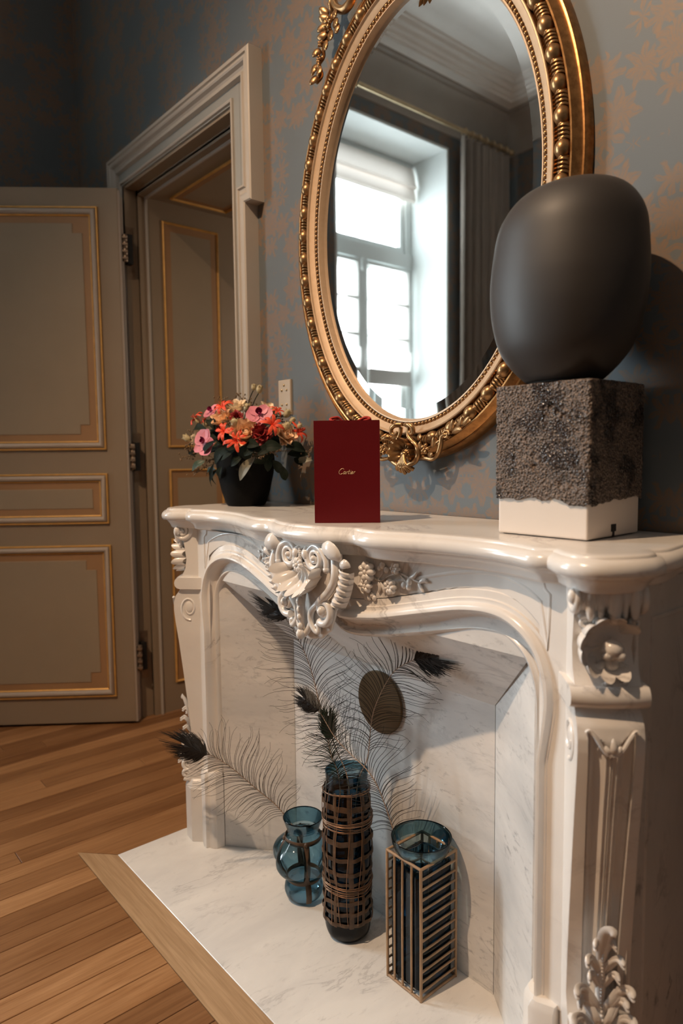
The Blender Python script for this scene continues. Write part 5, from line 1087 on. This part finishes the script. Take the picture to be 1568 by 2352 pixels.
# ================================================================== peacock feathers
M['rachis'] = plain('feather_shaft', (.34, .235, .17), .5, var=.15, vscale=40)
M['barb'] = plain('feather_barb', (.014, .011, .009), .6, var=.35, vscale=30)
M['barb_green'] = plain('feather_barb_green', (.018, .042, .030), .4, var=.4, vscale=30, metal=.2)
M['eye_bronze'] = plain('feather_eye_bronze', (.022, .014, .009), .7, var=.3, vscale=60)
M['eye_blue'] = plain('feather_eye_blue', (.004, .007, .014), .7, var=.3, vscale=60)
def feather(label, pts, eye, base_skip, Lmax, green=False, seed=1, per=44, vn=(.60, -.76, .22), tail=None, es=1.5):
    rg_ = random.Random(seed); path = catmull([Vector(p) for p in pts], 16); root = pts[0]
    t = thing('peacock_feather', label, 'feather', root, 'peacock feathers in the vases')
    cum = [0.0]
    for a, b_ in zip(path, path[1:]): cum.append(cum[-1] + (b_ - a).length)
    TL = cum[-1]
    def at(q):
        s = q * TL
        for i in range(len(path) - 1):
            if cum[i + 1] >= s: f_ = (s - cum[i]) / max(cum[i + 1] - cum[i], 1e-9); return lerp(path[i], path[i + 1], f_), (path[i + 1] - path[i]).normalized()
        return path[-1], (path[-1] - path[-2]).normalized()
    eye_q = eye
    ip = [at(eye_q * i / 40)[0] for i in range(41)]
    mb = MB(); mb.sweep(ip, lambda q: .0021 - .0014 * q, sides=6); mb.build('shaft', M['rachis'], t, 60)
    vn = Vector(vn).normalized(); mb = MB()
    for side_ in (1, -1):
        for k_ in range(per):
            q = lerp(base_skip, eye_q, ((k_ + rg_.random()) / per)); p, T = at(q); N_ = (vn - T * vn.dot(T)).normalized(); S = T.cross(N_) * side_
            u = (q - base_skip) / (eye_q - base_skip); L = Lmax * 1.8 * (.62 + .42 * sin(pi * min(u * 1.05, 1))) * rg_.uniform(.70, 1.10); L *= 1.0 if u < .82 else lerp(1, .62, (u - .82) / .18)
            droop = rg_.uniform(.1, .6) * (1 - .6 * u)
            wv_ = .5 * sin(k_ * .55 + seed + side_) + .5 * rg_.uniform(-1, 1); a0_ = lerp(38, 22, u); a1_ = lerp(92, 52, u) + 9 * wv_; fl_ = rg_.uniform(10, 55) * (1 if rg_.random() < .8 else -1)
            c = [p.copy()]; pos = p.copy(); ns_ = 9
            for i in range(ns_):
                r_ = (i + .5) / ns_; an = lerp(a0_, a1_, min(r_ * 1.9, 1)) - fl_ * max(0, (r_ - .62) / .38) ** 1.5
                an = radians(an); d = T * cos(an) + S * sin(an) + N_ * (.16 * wv_ * r_) + Vector((0, 0, -.30 * droop * r_ * r_)); pos = pos + d.normalized() * (L / ns_); c.append(pos.copy())
            mb.sweep(c, lambda r_: .00082 * (1 - .7 * r_) + .00012, sides=3, cap=False)
    mb.build('barbs', M['barb_green'] if green else M['barb'], t, 60, 'stuff')
    # eye: dense vane of short barbs around two iridescent discs
    ep, ET = at(min(eye_q + .02, 1)); N_ = (vn - ET * vn.dot(ET)).normalized(); S = ET.cross(N_); mb = MB(); R_ = .036 * es; tl = tail or .085
    for k_ in range(430):
        a = rg_.uniform(-1.0, 1.0); w = rg_.choice((-1, 1)); st = ep + ET * rg_.uniform(-.022, .030)
        spread = radians(rg_.uniform(6, 78)); L = lerp(tl * 1.25, R_ * .95, (spread / radians(78)) ** .45) * rg_.uniform(.6, 1.12); c = []
        for i in range(7):
            r_ = i / 6; an = spread * (1 - .35 * r_) ; d = ET * cos(an) + S * (w * sin(an)); c.append(st + d * (L * r_) + N_ * rg_.uniform(-.001, .001) + N_ * (.004 * a) + Vector((0, 0, -.03 * L * r_ * r_)))
        mb.sweep(c, lambda r_: .0014 * (1 - .85 * r_) + .0001, sides=3, cap=False)
    mb.build('eye_vane', M['barb_green'] if green else M['barb'], t, 60, 'stuff')
    RM = Matrix((ET, S, N_)).transposed()
    mb = MB(); mb.ell(ep + ET * .020, (.024 * es, .018 * es, .0020), RM, 18, 7); ey = mb.build('eye_disc', M['eye_bronze'], t, 60)
    mb = MB(); mb.ell(ep + ET * .016 + N_ * .0014, (.013 * es, .011 * es, .0022), RM, 16, 7); mb.build('eye_pupil', M['eye_blue'], ey, 60)
    return t
feather('tall peacock feather rising from the woven vase to the arch, eye tucked under the scroll', [(.004, -.262, .24), (.001, -.260, .405), (-.053, -.255, .477), (-.119, -.250, .562), (-.164, -.252, .672), (-.214, -.262, .755), (-.272, -.270, .805), (-.36, -.272, .824)], .86, .34, .088, seed=3, per=46, tail=.13)
feather('brown-eyed peacock feather leaning left out of the caged vase', [(.205, -.236, .20), (.168, -.250, .316), (.133, -.270, .430), (.106, -.285, .481), (.050, -.292, .508), (-.008, -.296, .535), (-.069, -.298, .586), (-.120, -.298, .600)], .93, .26, .075, seed=7, per=52, tail=.075, es=1.15)
feather('peacock feather curving right in front of the bronze disc, eye nearest the arch', [(.015, -.258, .24), (.020, -.245, .405), (.044, -.232, .481), (.060, -.226, .601), (.124, -.228, .711), (.182, -.232, .757), (.236, -.236, .781), (.290, -.238, .785)], .90, .38, .082, seed=12, per=46, tail=.115)
feather('short green peacock feather standing in the woven vase below the brown eye', [(-.022, -.262, .25), (-.034, -.262, .404), (-.046, -.276, .465), (-.054, -.282, .517), (-.046, -.284, .560), (-.020, -.284, .585)], .80, .42, .045, True, seed=21, per=44, tail=.05, es=1.0)
feather('peacock feather reaching left out of the gourd vase across the left pilaster', [(-.175, -.262, .06), (-.212, -.266, .170), (-.272, -.290, .241), (-.329, -.330, .292), (-.372, -.378, .350), (-.416, -.410, .380), (-.450, -.440, .396), (-.49, -.450, .398)], .90, .34, .085, seed=31, per=46, tail=.13)
